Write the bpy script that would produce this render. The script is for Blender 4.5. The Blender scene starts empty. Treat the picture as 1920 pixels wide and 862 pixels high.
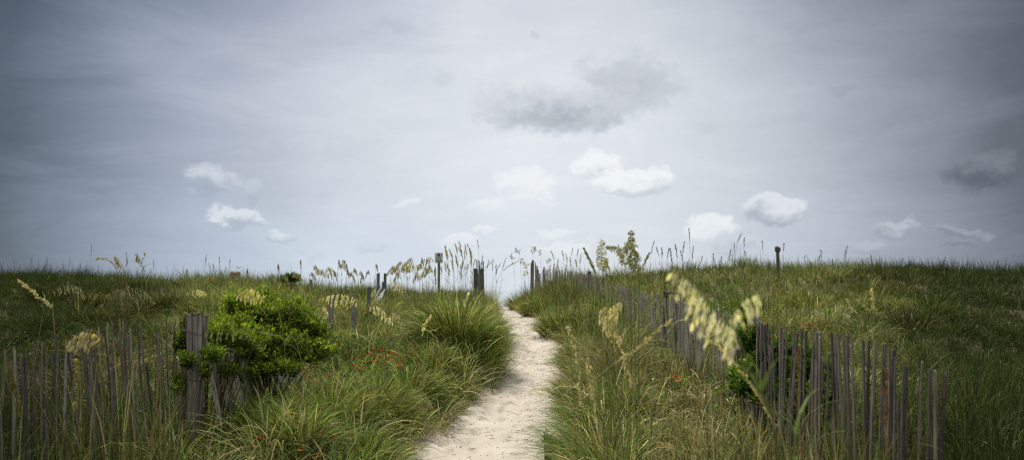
import bpy, math, random
import numpy as np
from mathutils import Vector, noise as mnoise

rnd = random.Random(7)
rng = np.random.default_rng(7)
S = bpy.context.scene
R = math.radians

# ------------------------------------------------------------------ camera
F = 1507.0            # focal length in photo pixels (photo 1920 x 862)
HOR = 545.0           # photo row of the horizon
EYE = 1.6
cam = bpy.data.cameras.new("camera")
cam.sensor_width = 36.0
cam.lens = 36.0 * F / 1920.0
cam.clip_start = 0.05
cam.clip_end = 60000
PITCH = math.atan((HOR - 431.0) / F)
camo = bpy.data.objects.new("camera", cam)
camo.location = (0, 0, EYE)
camo.rotation_euler = (math.pi / 2 + PITCH, 0, 0)
S.collection.objects.link(camo)
S.camera = camo
cam.dof.use_dof = True
cam.dof.focus_distance = 9.5
cam.dof.aperture_fstop = 2.2

S.view_settings.view_transform = 'Standard'
S.view_settings.look = 'None'
S.view_settings.exposure = 0.0
S.view_settings.gamma = 1.0
S.render.engine = 'CYCLES'
S.cycles.use_denoising = False
S.cycles.filter_width = 1.3
S.cycles.max_bounces = 6
S.cycles.transparent_max_bounces = 8

# ------------------------------------------------------------------ sun
SUN_EL, SUN_AZ = 66.0, -30.0       # azimuth from +Y (forward), negative = left
sl = bpy.data.lights.new("sun", 'SUN')
sl.energy = 4.2
sl.angle = R(7)
sl.color = (1.0, 0.95, 0.87)
slo = bpy.data.objects.new("sun", sl)
S.collection.objects.link(slo)
sd = Vector((math.sin(R(SUN_AZ)) * math.cos(R(SUN_EL)), math.cos(R(SUN_AZ)) * math.cos(R(SUN_EL)), math.sin(R(SUN_EL))))
slo.rotation_euler = (-sd).to_track_quat('-Z', 'Y').to_euler()

# ------------------------------------------------------------------ sky
world = bpy.data.worlds.new("World")
S.world = world
world.use_nodes = True
NT = world.node_tree
NT.nodes.clear()


class NodeKit:
    def __init__(self, nt): self.nt = nt
    def new(self, t, **kw):
        n = self.nt.nodes.new(t)
        for k, v in kw.items(): setattr(n, k, v)
        return n
    def plug(self, sock, v):
        if isinstance(v, bpy.types.NodeSocket): self.nt.links.new(v, sock)
        elif v is not None: sock.default_value = v
    def math(self, op, a, b=None, c=None, clamp=False):
        n = self.new('ShaderNodeMath', operation=op, use_clamp=clamp)
        for s, v in zip(n.inputs, (a, b, c)): self.plug(s, v)
        return n.outputs[0]
    def vmath(self, op, a, b=None, scale=None):
        n = self.new('ShaderNodeVectorMath', operation=op)
        self.plug(n.inputs[0], a)
        if b is not None: self.plug(n.inputs[1], b)
        if scale is not None: self.plug(n.inputs['Scale'], scale)
        return n.outputs['Value'] if op in ('LENGTH', 'DOT_PRODUCT') else n.outputs[0]
    def mapr(self, v, a, b, c=0.0, d=1.0, smooth=True):
        n = self.new('ShaderNodeMapRange', interpolation_type='SMOOTHSTEP' if smooth else 'LINEAR')
        self.plug(n.inputs['Value'], v)
        for k, x in (('From Min', a), ('From Max', b), ('To Min', c), ('To Max', d)): self.plug(n.inputs[k], x)
        return n.outputs[0]
    def noise(self, vec, scale, detail=4, rough=0.55, dist=0.0, color=False):
        n = self.new('ShaderNodeTexNoise')
        self.plug(n.inputs['Vector'], vec)
        n.inputs['Scale'].default_value = scale
        n.inputs['Detail'].default_value = detail
        n.inputs['Roughness'].default_value = rough
        n.inputs['Distortion'].default_value = dist
        return n.outputs['Color' if color else 'Fac']
    def mix(self, f, a, b, mode='MIX'):
        n = self.new('ShaderNodeMix', data_type='RGBA', blend_type=mode)
        self.plug(n.inputs[0], f)
        for s, v in ((n.inputs[6], a), (n.inputs[7], b)):
            self.plug(s, v if isinstance(v, bpy.types.NodeSocket) else tuple(v)[:3] + (1.0,))
        return n.outputs[2]
    def ramp(self, f, stops, interp='EASE'):
        n = self.new('ShaderNodeValToRGB')
        n.color_ramp.interpolation = interp
        e = n.color_ramp.elements
        while len(e) > 1: e.remove(e[0])
        e[0].position = stops[0][0]; e[0].color = tuple(stops[0][1]) + (1,)
        for p, c in stops[1:]:
            x = e.new(p); x.color = tuple(c) + (1,)
        self.plug(n.inputs[0], f)
        return n.outputs[0]


def lin(r, g, b):
    return tuple(((c / 255) / 12.92 if c / 255 <= 0.04045 else ((c / 255 + 0.055) / 1.055) ** 2.4) for c in (r, g, b))


def build_sky():
    k = NodeKit(NT)
    tc = k.new('ShaderNodeTexCoord').outputs['Generated']
    sep = k.new('ShaderNodeSeparateXYZ'); k.plug(sep.inputs[0], tc)
    x, y, z = sep.outputs
    az = k.math('MULTIPLY', k.math('ARCTAN2', x, y), 57.2958)
    el = k.math('MULTIPLY', k.math('ARCSINE', z), 57.2958)
    comb = k.new('ShaderNodeCombineXYZ'); k.plug(comb.inputs[0], az); k.plug(comb.inputs[1], el)
    ae = comb.outputs[0]
    # thin high layer: broad streaks
    st = k.vmath('MULTIPLY', ae, (0.03, 0.095, 0.0))
    streak = k.noise(st, 2.2, 7, 0.6, 0.6)
    fine = k.noise(k.vmath('MULTIPLY', ae, (0.10, 0.26, 0.0)), 1.6, 8, 0.62, 0.9)
    azw = k.math('ADD', az, k.math('MULTIPLY', k.math('SUBTRACT', streak, 0.5), 9.0))
    f = k.mapr(azw, -180, 180, smooth=False)
    P = lambda a: (a + 180) / 360
    BACK0 = [(P(-170), (.55, .58, .62)), (P(-100), (.50, .53, .58)), (P(-62), (.10, .12, .15))]
    BACK1 = [(P(62), (.10, .11, .13)), (P(100), (.5, .53, .58)), (P(170), (.55, .58, .62))]
    lv = lambda rows: k.ramp(f, BACK0 + [(P(a), lin(*c_)) for a, c_ in rows] + BACK1, 'LINEAR')  # sky rows darken towards the sides: edge falloff painted into the colours
    low = lv([(-33, (88, 97, 112)), (-28, (124, 135, 153)), (-22, (166, 177, 197)), (-12, (204, 213, 227)), (0, (215, 220, 229)), (10, (212, 217, 226)),
              (19, (190, 197, 210)), (26, (152, 159, 174)), (33, (100, 105, 118))])
    mid = lv([(-33, (82, 92, 105)), (-28, (122, 131, 148)), (-22, (164, 171, 188)), (-12, (206, 209, 219)), (0, (224, 226, 233)), (8, (221, 223, 231)),
              (14, (206, 209, 218)), (20, (184, 188, 199)), (26, (146, 151, 163)), (33, (92, 95, 105))])
    top = lv([(-33, (62, 77, 90)), (-28, (98, 110, 126)), (-22, (138, 146, 164)), (-12, (176, 181, 198)), (-3, (210, 212, 222)), (6, (210, 212, 221)),
              (14, (188, 192, 203)), (22, (144, 148, 160)), (28, (108, 112, 122)), (33, (66, 73, 82))])
    base = k.mix(k.mapr(el, 13.0, 20.5), k.mix(k.mapr(el, 2, 9), low, mid), top)
    over = k.mix(k.mapr(el, 24, 55), base, (.72, .74, .78))
    # thin cloud veils, lighter and darker
    veil = k.mapr(streak, .38, .68)
    c = k.mix(k.math('MULTIPLY', veil, .20), over, k.mix(1.0, over, (1.17, 1.15, 1.12), 'MULTIPLY'))
    c = k.mix(k.math('MULTIPLY', k.mapr(fine, .50, .70), k.mapr(el, 6, 14, 0, .18)), c, k.mix(1.0, c, (.86, .89, .95), 'MULTIPLY'))
    c = k.mix(k.math('MULTIPLY', k.mapr(fine, .50, .30), k.mapr(el, 4, 12, 0, .30)), c, k.mix(1.0, c, (1.12, 1.11, 1.08), 'MULTIPLY'))
    lo2 = k.noise(k.vmath('MULTIPLY', ae, (0.16, 0.75, 0.0)), 1.0, 6, 0.6, 0.7)
    c = k.mix(k.math('MULTIPLY', k.mapr(lo2, .45, .7), .22), c, k.mix(1.0, c, (1.16, 1.14, 1.10), 'MULTIPLY'))
    # distorted coordinates for the separate clouds
    n1 = k.noise(k.vmath('MULTIPLY', ae, (.5, .62, 0)), 1.0, 7, 0.62, 0.0, True)
    n2 = k.noise(k.vmath('MULTIPLY', ae, (.20, .25, 3.0)), 1.0, 3, 0.5, 0.0, True)
    d1 = k.vmath('SCALE', k.vmath('SUBTRACT', n1, (.5, .5, .5)), scale=2.2)
    d2 = k.vmath('SCALE', k.vmath('SUBTRACT', n2, (.5, .5, .5)), scale=2.2)
    aed = k.vmath('MULTIPLY', k.vmath('ADD', k.vmath('ADD', ae, d1), d2), (1, 1, 0))
    puff = k.noise(k.vmath('MULTIPLY', ae, (1.0, 1.25, 0)), 1.3, 7, 0.6)
    puff2 = k.noise(k.vmath('MULTIPLY', ae, (.45, .6, 5)), 1.0, 4, 0.55)

    def cloud(c, px, py, rx, ry, opac, topc, botc, soft=.65, rag=.5, split=(-.9, .6), flat=0.0):
        a = math.degrees(math.atan((px - 960) / F)); rr = math.hypot(px - 960, F)
        e = math.degrees(math.atan((HOR - py) / rr))
        k1 = 57.2958 / F * (math.cos(math.radians(a)) ** 2); k2 = 57.2958 / F * math.cos(math.radians(a))
        ra, re = rx * k1, ry * k2
        off = k.vmath('MULTIPLY', k.vmath('SUBTRACT', aed, (a, e, 0)), (1 / ra, 1 / re, 0))
        s2 = k.new('ShaderNodeSeparateXYZ'); k.plug(s2.inputs[0], off)
        fld = k.math('SUBTRACT', 1.2, k.vmath('LENGTH', off))
        fld = k.math('ADD', fld, k.math('MULTIPLY', k.math('SUBTRACT', puff, .5), rag * 1.75))
        dens = k.mapr(fld, 0.04, soft * .85 + .05, 0.0, min(opac * 1.06, 1))
        if flat:
            dens = k.math('MULTIPLY', dens, k.mapr(s2.outputs[1], -flat - .25, -flat + .15))
        v = k.math('ADD', s2.outputs[1], k.math('MULTIPLY', k.math('SUBTRACT', puff2, .5), 1.8))
        v = k.math('ADD', v, k.math('MULTIPLY', k.math('SUBTRACT', puff, .5), 1.6))
        col = k.mix(k.mapr(v, *split), botc, topc)
        return k.mix(dens, c, col)
    W = lin(240, 241, 244); W2 = lin(228, 231, 236); G = lin(186, 193, 203); G2 = lin(194, 200, 208)
    # big grey cloud, upper middle
    c = cloud(c, 1170, 150, 120, 60, .60, lin(186, 189, 196), lin(166, 170, 178), soft=.9)
    c = cloud(c, 960, 178, 95, 50, .55, lin(212, 214, 220), lin(186, 189, 196), soft=.8)
    c = cloud(c, 1030, 168, 120, 28, .65, lin(224, 226, 231), lin(202, 205, 212), soft=.6)
    c = cloud(c, 1045, 204, 155, 40, .95, lin(210, 213, 218), lin(172, 179, 188), soft=1.0, split=(-.8, 1.0))
    c = cloud(c, 1150, 190, 100, 40, .6, lin(206, 209, 214), lin(176, 181, 190), soft=.9)
    # bright cumulus right of it
    c = cloud(c, 1128, 305, 52, 32, .9, W, G2, soft=.5, split=(-1.3, .3))
    c = cloud(c, 1180, 337, 70, 27, .9, W, G, soft=.5, split=(-1.2, .4))
    c = cloud(c, 1243, 334, 34, 28, .88, W, G, soft=.5, split=(-1.2, .3))
    c = cloud(c, 985, 345, 56, 34, .70, W, W2, soft=.6, split=(-.6, .2))
    c = cloud(c, 918, 380, 44, 16, .45, W, W2, soft=.7)
    c = cloud(c, 1000, 374, 46, 11, .45, W, W2, soft=.7)
    c = cloud(c, 1458, 396, 60, 26, .85, lin(222, 224, 230), lin(168, 174, 186), soft=.4, split=(-1.1, .5))
    c = cloud(c, 1330, 428, 52, 22, .70, W, W2, soft=.6)
    c = cloud(c, 1380, 460, 60, 17, .6, lin(204, 210, 220), lin(180, 187, 200), soft=.6)
    c = cloud(c, 1060, 466, 60, 14, .5, W, W2, soft=.7)
    c = cloud(c, 1042, 438, 36, 10, .5, W, W2, soft=.7)
    c = cloud(c, 866, 452, 36, 14, .5, W, W2, soft=.7)
    c = cloud(c, 912, 433, 22, 9, .5, W, W2, soft=.6)
    # left cumulus group
    c = cloud(c, 385, 335, 54, 38, .80, lin(206, 211, 220), lin(164, 173, 188), soft=.75, split=(-.7, .4))
    c = cloud(c, 466, 352, 26, 30, .60, lin(196, 203, 214), lin(166, 176, 190), soft=.7)
    c = cloud(c, 440, 404, 56, 22, .90, lin(216, 221, 229), lin(174, 183, 198), soft=.5, split=(-.6, .2))
    c = cloud(c, 524, 437, 26, 12, .85, lin(214, 220, 229), lin(180, 188, 203), soft=.5)
    c = cloud(c, 604, 368, 44, 24, .34, lin(200, 207, 218), lin(186, 194, 208), soft=.9)
    c = cloud(c, 762, 380, 22, 9, .5, W, W2, soft=.7)
    c = cloud(c, 700, 458, 42, 16, .55, lin(206, 213, 223), lin(190, 198, 212), soft=.7)
    c = cloud(c, 588, 478, 22, 8, .45, lin(200, 208, 220), lin(190, 198, 212), soft=.7)
    # right side
    c = cloud(c, 1850, 312, 76, 46, .75, lin(122, 127, 137), lin(82, 88, 100), soft=.8, split=(-.6, .7))
    c = cloud(c, 1590, 155, 34, 28, .35, lin(168, 172, 182), lin(140, 145, 156), soft=.9)
    c = cloud(c, 1325, 225, 50, 36, .3, lin(205, 207, 214), lin(184, 188, 196), soft=.9)
    c = cloud(c, 1682, 432, 50, 17, .75, lin(186, 190, 200), lin(152, 158, 171), soft=.55, split=(-.5, .2))
    c = cloud(c, 1630, 463, 50, 11, .7, lin(180, 185, 196), lin(150, 157, 170), soft=.6)
    c = cloud(c, 1806, 433, 56, 12, .75, lin(156, 161, 172), lin(126, 132, 145), soft=.6)
    c = cloud(c, 1800, 456, 34, 11, .7, lin(140, 146, 158), lin(110, 117, 131), soft=.6)
    c = cloud(c, 1580, 330, 50, 14, .3, lin(178, 182, 192), lin(160, 165, 177), soft=.9)
    # small dark wisps high up
    c = cloud(c, 735, 35, 40, 22, .30, lin(176, 180, 190), lin(168, 172, 184), soft=.9)
    c = cloud(c, 830, 135, 26, 18, .30, lin(196, 199, 207), lin(184, 188, 197), soft=.9)
    c = cloud(c, 998, 56, 12, 12, .35, lin(190, 194, 203), lin(186, 190, 199), soft=.9)
    c = k.mix(1.0, c, (.985, 1.01, .995), 'MULTIPLY')
    ground = k.mapr(el, -.4, -.1)
    c = k.mix(ground, (.20, .21, .18), c)
    # clear Nishita sky shining faintly through the cloud deck
    sky = k.new('ShaderNodeTexSky', sky_type='NISHITA')
    sky.sun_disc = False
    sky.sun_elevation = R(SUN_EL); sky.sun_rotation = R(SUN_AZ)
    tot = k.mix(.04, k.vmath('SCALE', c, scale=10.5), sky.outputs[0])
    bg = k.new('ShaderNodeBackground'); k.plug(bg.inputs[0], tot); bg.inputs[1].default_value = 0.1
    out = k.new('ShaderNodeOutputWorld'); NT.links.new(bg.outputs[0], out.inputs[0])


build_sky()

# ------------------------------------------------------------------ terrain shape


def smooth(x, a, b):
    t = np.clip((x - a) / (b - a), 0, 1)
    return t * t * (3 - 2 * t)


_tab = np.random.default_rng(3).random((256, 256))


def vnoise(x, y, s=1.0, seed=0):
    x = np.asarray(x, float) * s + 17.3 * seed + 1000; y = np.asarray(y, float) * s + 9.7 * seed + 1000
    xi = np.floor(x).astype(int); yi = np.floor(y).astype(int)
    fx = x - xi; fy = y - yi
    fx = fx * fx * (3 - 2 * fx); fy = fy * fy * (3 - 2 * fy)
    g = lambda a, b: _tab[a % 256, b % 256]
    return (g(xi, yi) * (1 - fx) + g(xi + 1, yi) * fx) * (1 - fy) + (g(xi, yi + 1) * (1 - fx) + g(xi + 1, yi + 1) * fx) * fy - .5


PY = [-20, 0, 5, 7.6, 8.8, 10, 12, 15, 20, 25, 28, 32, 40, 60]
PC = [0, -.25, -.32, -.20, -.07, .10, .36, .44, .17, -.06, -.22, -.55, -1.0, -1.5]
PW = [1.7, 1.8, 1.8, 1.68, 1.40, 1.12, .98, 1.0, .95, .8, .7, 1.0, 2.5, 8]
SY = [-60, 0, 6, 10, 16, 22, 27, 31, 36, 45, 60, 200, 400]
SH = [0, .05, .12, .30, .80, 1.42, 1.85, 1.88, 1.2, 0, -.9, -2.6, -4]
HY = [-60, 0, 7.6, 10, 12, 15, 20, 27, 29, 33, 45, 60, 200, 400]
HH = [0, 0, 0, .13, .27, .52, .84, 1.04, 1.02, .6, -.6, -.95, -2.6, -4]


def pathc(Y): return np.interp(Y, PY, PC)
def pathw(Y): return np.interp(Y, PY, PW)


def hgt(X, Y):
    X = np.asarray(X, float); Y = np.asarray(Y, float)
    d = np.abs(X - pathc(Y)) - pathw(Y) / 2
    bank = np.interp(Y, [0, 10, 20, 30], [.9, .8, 1.3, 2.0])
    t = smooth(d, -.1, bank)
    side = np.interp(Y, SY, SH)
    side = side + .22 * smooth(X, 2.5, 9) * smooth(Y, 14, 24) + .10 * smooth(-X, 4, 14) * smooth(Y, 16, 26)
    side = side - .22 * smooth(-X, 1.5, 4) * (1 - smooth(-X, 6, 9)) * smooth(Y, 18, 26)
    side = side - .50 * np.exp(-((X + 2.6) / 2.0) ** 2) * smooth(Y, 18, 25)
    side = side + vnoise(X, Y, .35, 1) * .34 + vnoise(X, Y, .16, 9) * .35 * smooth(Y, 14, 20) + vnoise(X, Y, 1.1, 2) * .10
    side = side + .12 * np.exp(-((X - pathc(Y)) ** 2) / 3.0) * smooth(d, .1, .6) * smooth(Y, 4, 7)
    z = np.interp(Y, HY, HH) * (1 - t) + side * t
    return z + vnoise(X, Y, 2.6, 3) * .03


def h1(x, y): return float(hgt(x, y))


def P(px, py, D):
    """World point seen at photo pixel (px,py) at forward distance D."""
    # ray in camera space -> world (camera pitched up by PITCH)
    cx = (px - 960) / F; cy = (431 - py) / F
    fy = math.cos(PITCH) - cy * math.sin(PITCH)
    fz = math.sin(PITCH) + cy * math.cos(PITCH)
    return Vector((cx / fy * D, D, EYE + fz / fy * D))


def hit(px, py, dz=0.0, start=3.0):
    """Where the view ray of a pixel comes down to dz above the ground."""
    D = start
    while D < 60:
        p = P(px, py, D)
        if p.z < h1(p.x, p.y) + dz: return p
        D += .1
    return P(px, py, 28.0)


# ------------------------------------------------------------------ helpers


def mesh_np(name, verts, faces_v, loop_starts, mats, col=None, smooth_shade=False):
    me = bpy.data.meshes.new(name)
    nv = len(verts)
    me.vertices.add(nv); me.vertices.foreach_set('co', np.ascontiguousarray(verts, dtype=np.float32).ravel())
    me.loops.add(len(faces_v)); me.loops.foreach_set('vertex_index', np.ascontiguousarray(faces_v, dtype=np.int32))
    me.polygons.add(len(loop_starts)); me.polygons.foreach_set('loop_start', np.ascontiguousarray(loop_starts, dtype=np.int32))
    if smooth_shade: me.polygons.foreach_set('use_smooth', np.ones(len(loop_starts), dtype=bool))
    if col is not None:
        a = me.color_attributes.new('tint', 'FLOAT_COLOR', 'POINT')
        c4 = np.ones((nv, 4), np.float32); c4[:, :3] = col
        a.data.foreach_set('color', c4.ravel())
    me.update(calc_edges=True)
    for m in (mats if isinstance(mats, (list, tuple)) else [mats]): me.materials.append(m)
    return me


class MB:
    """Collects triangles / quads for one mesh."""
    def __init__(s): s.v = []; s.f = []; s.c = []
    def add(s, vs, fs, col=None):
        b = len(s.v); s.v += [tuple(p) for p in vs]; s.f += [tuple(i + b for i in f) for f in fs]
        s.c += [tuple(col) if col is not None else (1, 1, 1)] * len(vs)
    def mesh(s, name, mat, smooth_shade=False):
        me = bpy.data.meshes.new(name); me.from_pydata(s.v, [], s.f)
        a = me.color_attributes.new('tint', 'FLOAT_COLOR', 'POINT')
        c4 = np.ones((len(s.v), 4), np.float32); c4[:, :3] = np.array(s.c, np.float32)
        a.data.foreach_set('color', c4.ravel())
        if smooth_shade: me.polygons.foreach_set('use_smooth', np.ones(len(me.polygons), dtype=bool))
        me.materials.append(mat); me.update()
        return me
    def tube(s, pts, rads, n=5, col=None, cap=True):
        pts = [Vector(p) for p in pts]; vs = []; fs = []
        for i, p in enumerate(pts):
            t = (pts[min(i + 1, len(pts) - 1)] - pts[max(i - 1, 0)]).normalized()
            a = t.cross(Vector((0.13, .9, .21))).normalized(); b = t.cross(a)
            r = rads[i] if isinstance(rads, (list, tuple)) else rads
            for j in range(n):
                an = 2 * math.pi * j / n
                vs.append(p + (a * math.cos(an) + b * math.sin(an)) * r)
        for i in range(len(pts) - 1):
            for j in range(n):
                fs.append((i * n + j, i * n + (j + 1) % n, (i + 1) * n + (j + 1) % n, (i + 1) * n + j))
        if cap:
            fs.append(tuple(range(n - 1, -1, -1))); fs.append(tuple((len(pts) - 1) * n + j for j in range(n)))
        s.add(vs, fs, col)
    def box(s, c, size, rz=0.0, col=None, tilt=None):
        hx, hy, hz = size[0] / 2, size[1] / 2, size[2] / 2
        vs = []
        for sx in (-1, 1):
            for sy in (-1, 1):
                for sz in (-1, 1):
                    x, y = sx * hx, sy * hy
                    vs.append((c[0] + x * math.cos(rz) - y * math.sin(rz), c[1] + x * math.sin(rz) + y * math.cos(rz), c[2] + sz * hz))
        s.add(vs, [(0, 1, 3, 2), (4, 6, 7, 5), (0, 4, 5, 1), (2, 3, 7, 6), (0, 2, 6, 4), (1, 5, 7, 3)], col)


def link(name, me, parent=None, loc=None):
    o = bpy.data.objects.new(name, me); S.collection.objects.link(o)
    if loc is not None: o.location = loc
    if parent is not None: o.parent = parent
    return o


def tag(o, label=None, cat=None, group=None, kind=None):
    if label: o['label'] = label
    if cat: o['category'] = cat
    if group: o['group'] = group
    if kind: o['kind'] = kind
    return o


def empty(name, loc):
    o = bpy.data.objects.new(name, None); o.location = loc; o.empty_display_size = .1
    S.collection.objects.link(o)
    return o


def bez(pts, n=24):
    """Catmull-Rom through pts, n samples."""
    pts = [Vector(p) for p in pts]
    if len(pts) == 2: return [pts[0].lerp(pts[1], i / (n - 1)) for i in range(n)]
    ext = [pts[0] * 2 - pts[1]] + pts + [pts[-1] * 2 - pts[-2]]
    m = len(pts) - 1; out = []
    for i in range(n):
        u = i / (n - 1) * m; j = min(int(u), m - 1); t = u - j
        a, b, c, d = ext[j], ext[j + 1], ext[j + 2], ext[j + 3]
        out.append(.5 * ((2 * b) + (c - a) * t + (2 * a - 5 * b + 4 * c - d) * t * t + (3 * b - a - 3 * c + d) * t ** 3))
    return out


# ------------------------------------------------------------------ materials


def mat(name):
    m = bpy.data.materials.new(name); m.use_nodes = True
    m.node_tree.nodes.clear()
    return m, NodeKit(m.node_tree)


def leaf_material(name, transl=.35, gloss=.06, rough=.45, vary=.25, tt=(1.15, 1.2, .7)):
    m, k = mat(name)
    at = k.new('ShaderNodeAttribute', attribute_name='tint').outputs['Color']
    pos = k.new('ShaderNodeTexCoord').outputs['Object']
    n = k.noise(pos, 3.0, 3)
    c = k.mix(1.0, at, k.ramp(n, [(.3, (1 - vary,) * 3), (.7, (1 + vary, 1 + vary, 1 + vary * .6))], 'LINEAR'), 'MULTIPLY')
    d = k.new('ShaderNodeBsdfDiffuse'); k.plug(d.inputs[0], c)
    t = k.new('ShaderNodeBsdfTranslucent'); k.plug(t.inputs[0], k.mix(1.0, c, tt, 'MULTIPLY'))
    g = k.new('ShaderNodeBsdfGlossy'); g.inputs['Roughness'].default_value = rough; g.inputs['Color'].default_value = (.75, .8, .6, 1)
    m1 = k.new('ShaderNodeMixShader'); m1.inputs[0].default_value = transl
    k.nt.links.new(d.outputs[0], m1.inputs[1]); k.nt.links.new(t.outputs[0], m1.inputs[2])
    m2 = k.new('ShaderNodeMixShader'); m2.inputs[0].default_value = gloss
    k.nt.links.new(m1.outputs[0], m2.inputs[1]); k.nt.links.new(g.outputs[0], m2.inputs[2])
    o = k.new('ShaderNodeOutputMaterial'); k.nt.links.new(m2.outputs[0], o.inputs[0])
    return m


def solid_material(name, build, rough=.85, bump=None, bscale=.3, bdist=.01):
    m, k = mat(name)
    p = k.new('ShaderNodeBsdfPrincipled'); p.inputs['Roughness'].default_value = rough
    p.inputs['Specular IOR Level'].default_value = .25
    c, hfield = build(k)
    k.plug(p.inputs['Base Color'], c)
    if hfield is not None:
        b = k.new('ShaderNodeBump'); b.inputs['Strength'].default_value = bscale; b.inputs['Distance'].default_value = bdist
        k.plug(b.inputs['Height'], hfield); k.nt.links.new(b.outputs[0], p.inputs['Normal'])
    o = k.new('ShaderNodeOutputMaterial'); k.nt.links.new(p.outputs[0], o.inputs[0])
    return m


M_grass = leaf_material('grass_blades', .24, .010)
M_leaf = leaf_material('glossy_leaves', .38, .025, .42, .15)
M_seed = leaf_material('seed_chaff', .50, .02, .5, .10, (1.05, 1.06, .88))


def _sand(k):
    pos = k.new('ShaderNodeTexCoord').outputs['Object']
    a = k.noise(pos, 1.3, 6, .6); b = k.noise(pos, 14, 5, .65); c = k.noise(pos, 160, 2, .6)
    col = k.mix(k.mapr(a, .35, .65), (.435, .378, .308), (.530, .470, .392))
    col = k.mix(k.math('MULTIPLY', k.mapr(b, .56, .72), .35), col, (.40, .34, .28))
    col = k.mix(k.math('MULTIPLY', k.mapr(c, .6, .75), .25), col, (.36, .31, .26))
    hf = k.math('ADD', k.math('MULTIPLY', b, .8), k.math('MULTIPLY', c, .12))
    return col, hf


M_sand = solid_material('pale_sand', _sand, .95, True, .7, .022)


def _ground(k):
    pos = k.new('ShaderNodeTexCoord').outputs['Object']
    a = k.noise(pos, .9, 6, .65); b = k.noise(pos, 30, 4, .7)
    col = k.mix(k.mapr(b, .35, .65), (.055, .055, .025), (.15, .125, .07))
    col = k.mix(k.mapr(a, .60, .70), col, (.24, .20, .14))
    return col, b


M_ground = solid_material('littered_dune_sand', _ground, .95, True, .6, .03)


def _wood(c1, c2):
    def f(k):
        pos = k.new('ShaderNodeTexCoord').outputs['Object']
        oi = k.new('ShaderNodeObjectInfo').outputs['Random']
        cr = k.new('ShaderNodeCombineXYZ'); k.plug(cr.inputs[0], k.math('MULTIPLY', oi, 37.0)); k.plug(cr.inputs[2], k.math('MULTIPLY', oi, 11.0))
        v = k.vmath('ADD', k.vmath('MULTIPLY', pos, (60, 60, 3.5)), cr.outputs[0])
        g = k.noise(v, 1.0, 6, .65)
        s = k.noise(k.vmath('ADD', k.vmath('MULTIPLY', pos, (4, 4, 2.5)), cr.outputs[0]), 1.0, 4, .6)
        col = k.mix(k.mapr(g, .3, .7), c1, c2)
        col = k.mix(k.math('MULTIPLY', k.mapr(s, .5, .7), .55), col, (.085, .075, .06))
        tone = k.mapr(oi, 0, 1, .5, 1.5, smooth=False)
        return k.vmath('SCALE', col, scale=tone), g
    return f


M_picket = solid_material('weathered_grey_picket', _wood((.12, .103, .085), (.31, .275, .235)), .9, True, .6, .003)
M_shadepicket = solid_material('side_shaded_picket', _wood((.058, .049, .040), (.165, .142, .120)), .9, True, .6, .003)  # darker copy of the picket wood, side shading painted into its colour
M_post = solid_material('weathered_post_wood', _wood((.085, .078, .07), (.20, .185, .165)), .9, True, .7, .006)
M_tanpost = solid_material('tan_post_wood', _wood((.28, .22, .13), (.42, .34, .22)), .85, True, .5, .004)
M_board = solid_material('grey_sign_board', _wood((.42, .42, .43), (.58, .58, .60)), .8, True, .4, .003)


def plain(name, rgb, rough=.6, metal=0.0):
    def f(k):
        n = k.noise(k.new('ShaderNodeTexCoord').outputs['Object'], 25, 4, .6)
        return k.mix(k.mapr(n, .35, .7), tuple(c * .78 for c in rgb), rgb), None
    m = solid_material(name, f, rough)
    m.node_tree.nodes['Principled BSDF'].inputs['Metallic'].default_value = metal
    return m


M_wire = plain('galvanised_wire', (.10, .095, .09), .7, .3)
M_box = plain('pale_box_plastic', (.72, .70, .60), .5)
M_darkbrown = plain('dark_brown_paint', (.13, .085, .05), .6)
M_frame = plain('dark_box_edge', (.07, .065, .06), .6)
M_redboard = plain('faded_brown_sign_board', (.34, .20, .15), .7)
M_redmark = plain('brick_red_paint', (.30, .07, .045), .7)
M_cream = plain('cream_paint', (.62, .50, .42), .7)
M_gull = plain('grey_and_white_feathers', (.22, .22, .23), .8)

# ------------------------------------------------------------------ ground, path, beach, sea


def grid(name, xs, ys, zf, material, kind='structure', sm=True):
    XX, YY = np.meshgrid(xs, ys); Z = zf(XX, YY)
    v = np.stack([XX, YY, Z], -1).reshape(-1, 3)
    nx, ny = len(xs), len(ys)
    i, j = np.meshgrid(np.arange(nx - 1), np.arange(ny - 1)); b = (j * nx + i).ravel()
    f = np.stack([b, b + 1, b + nx + 1, b + nx], -1).ravel()
    o = link(name, mesh_np(name, v, f, np.arange(0, len(f), 4), material, smooth_shade=sm))
    o['kind'] = kind
    return o


def axis(lo, hi, fine_lo, fine_hi, step, grow=1.16):
    a = list(np.arange(fine_lo, fine_hi, step)); s = step
    x = a[-1]
    while x < hi: s *= grow; x += s; a.append(min(x, hi))
    s = step; x = a[0]; pre = []
    while x > lo: s *= grow; x -= s; pre.append(max(x, lo))
    return np.array(pre[::-1] + a)


def ground_z(X, Y):
    d = np.abs(X - pathc(Y)) - pathw(Y) / 2
    return hgt(X, Y) - .07 * (1 - smooth(d, .02, .30)) * (Y < 44)


grid('dune_ground', axis(-1200, 1200, -9, 9, .14), axis(-120, 260, 1.5, 34, .14), ground_z, M_ground)

# footprints pressed in the path
foot = []
yy = 3.0
while yy < 30:
    for _ in range(2):
        foot.append((float(pathc(yy)) + rnd.uniform(-.42, .42) * float(pathw(yy)), yy + rnd.uniform(-.2, .2), rnd.uniform(-.5, .5), rnd.uniform(.6, 1)))
    yy += .25


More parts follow.
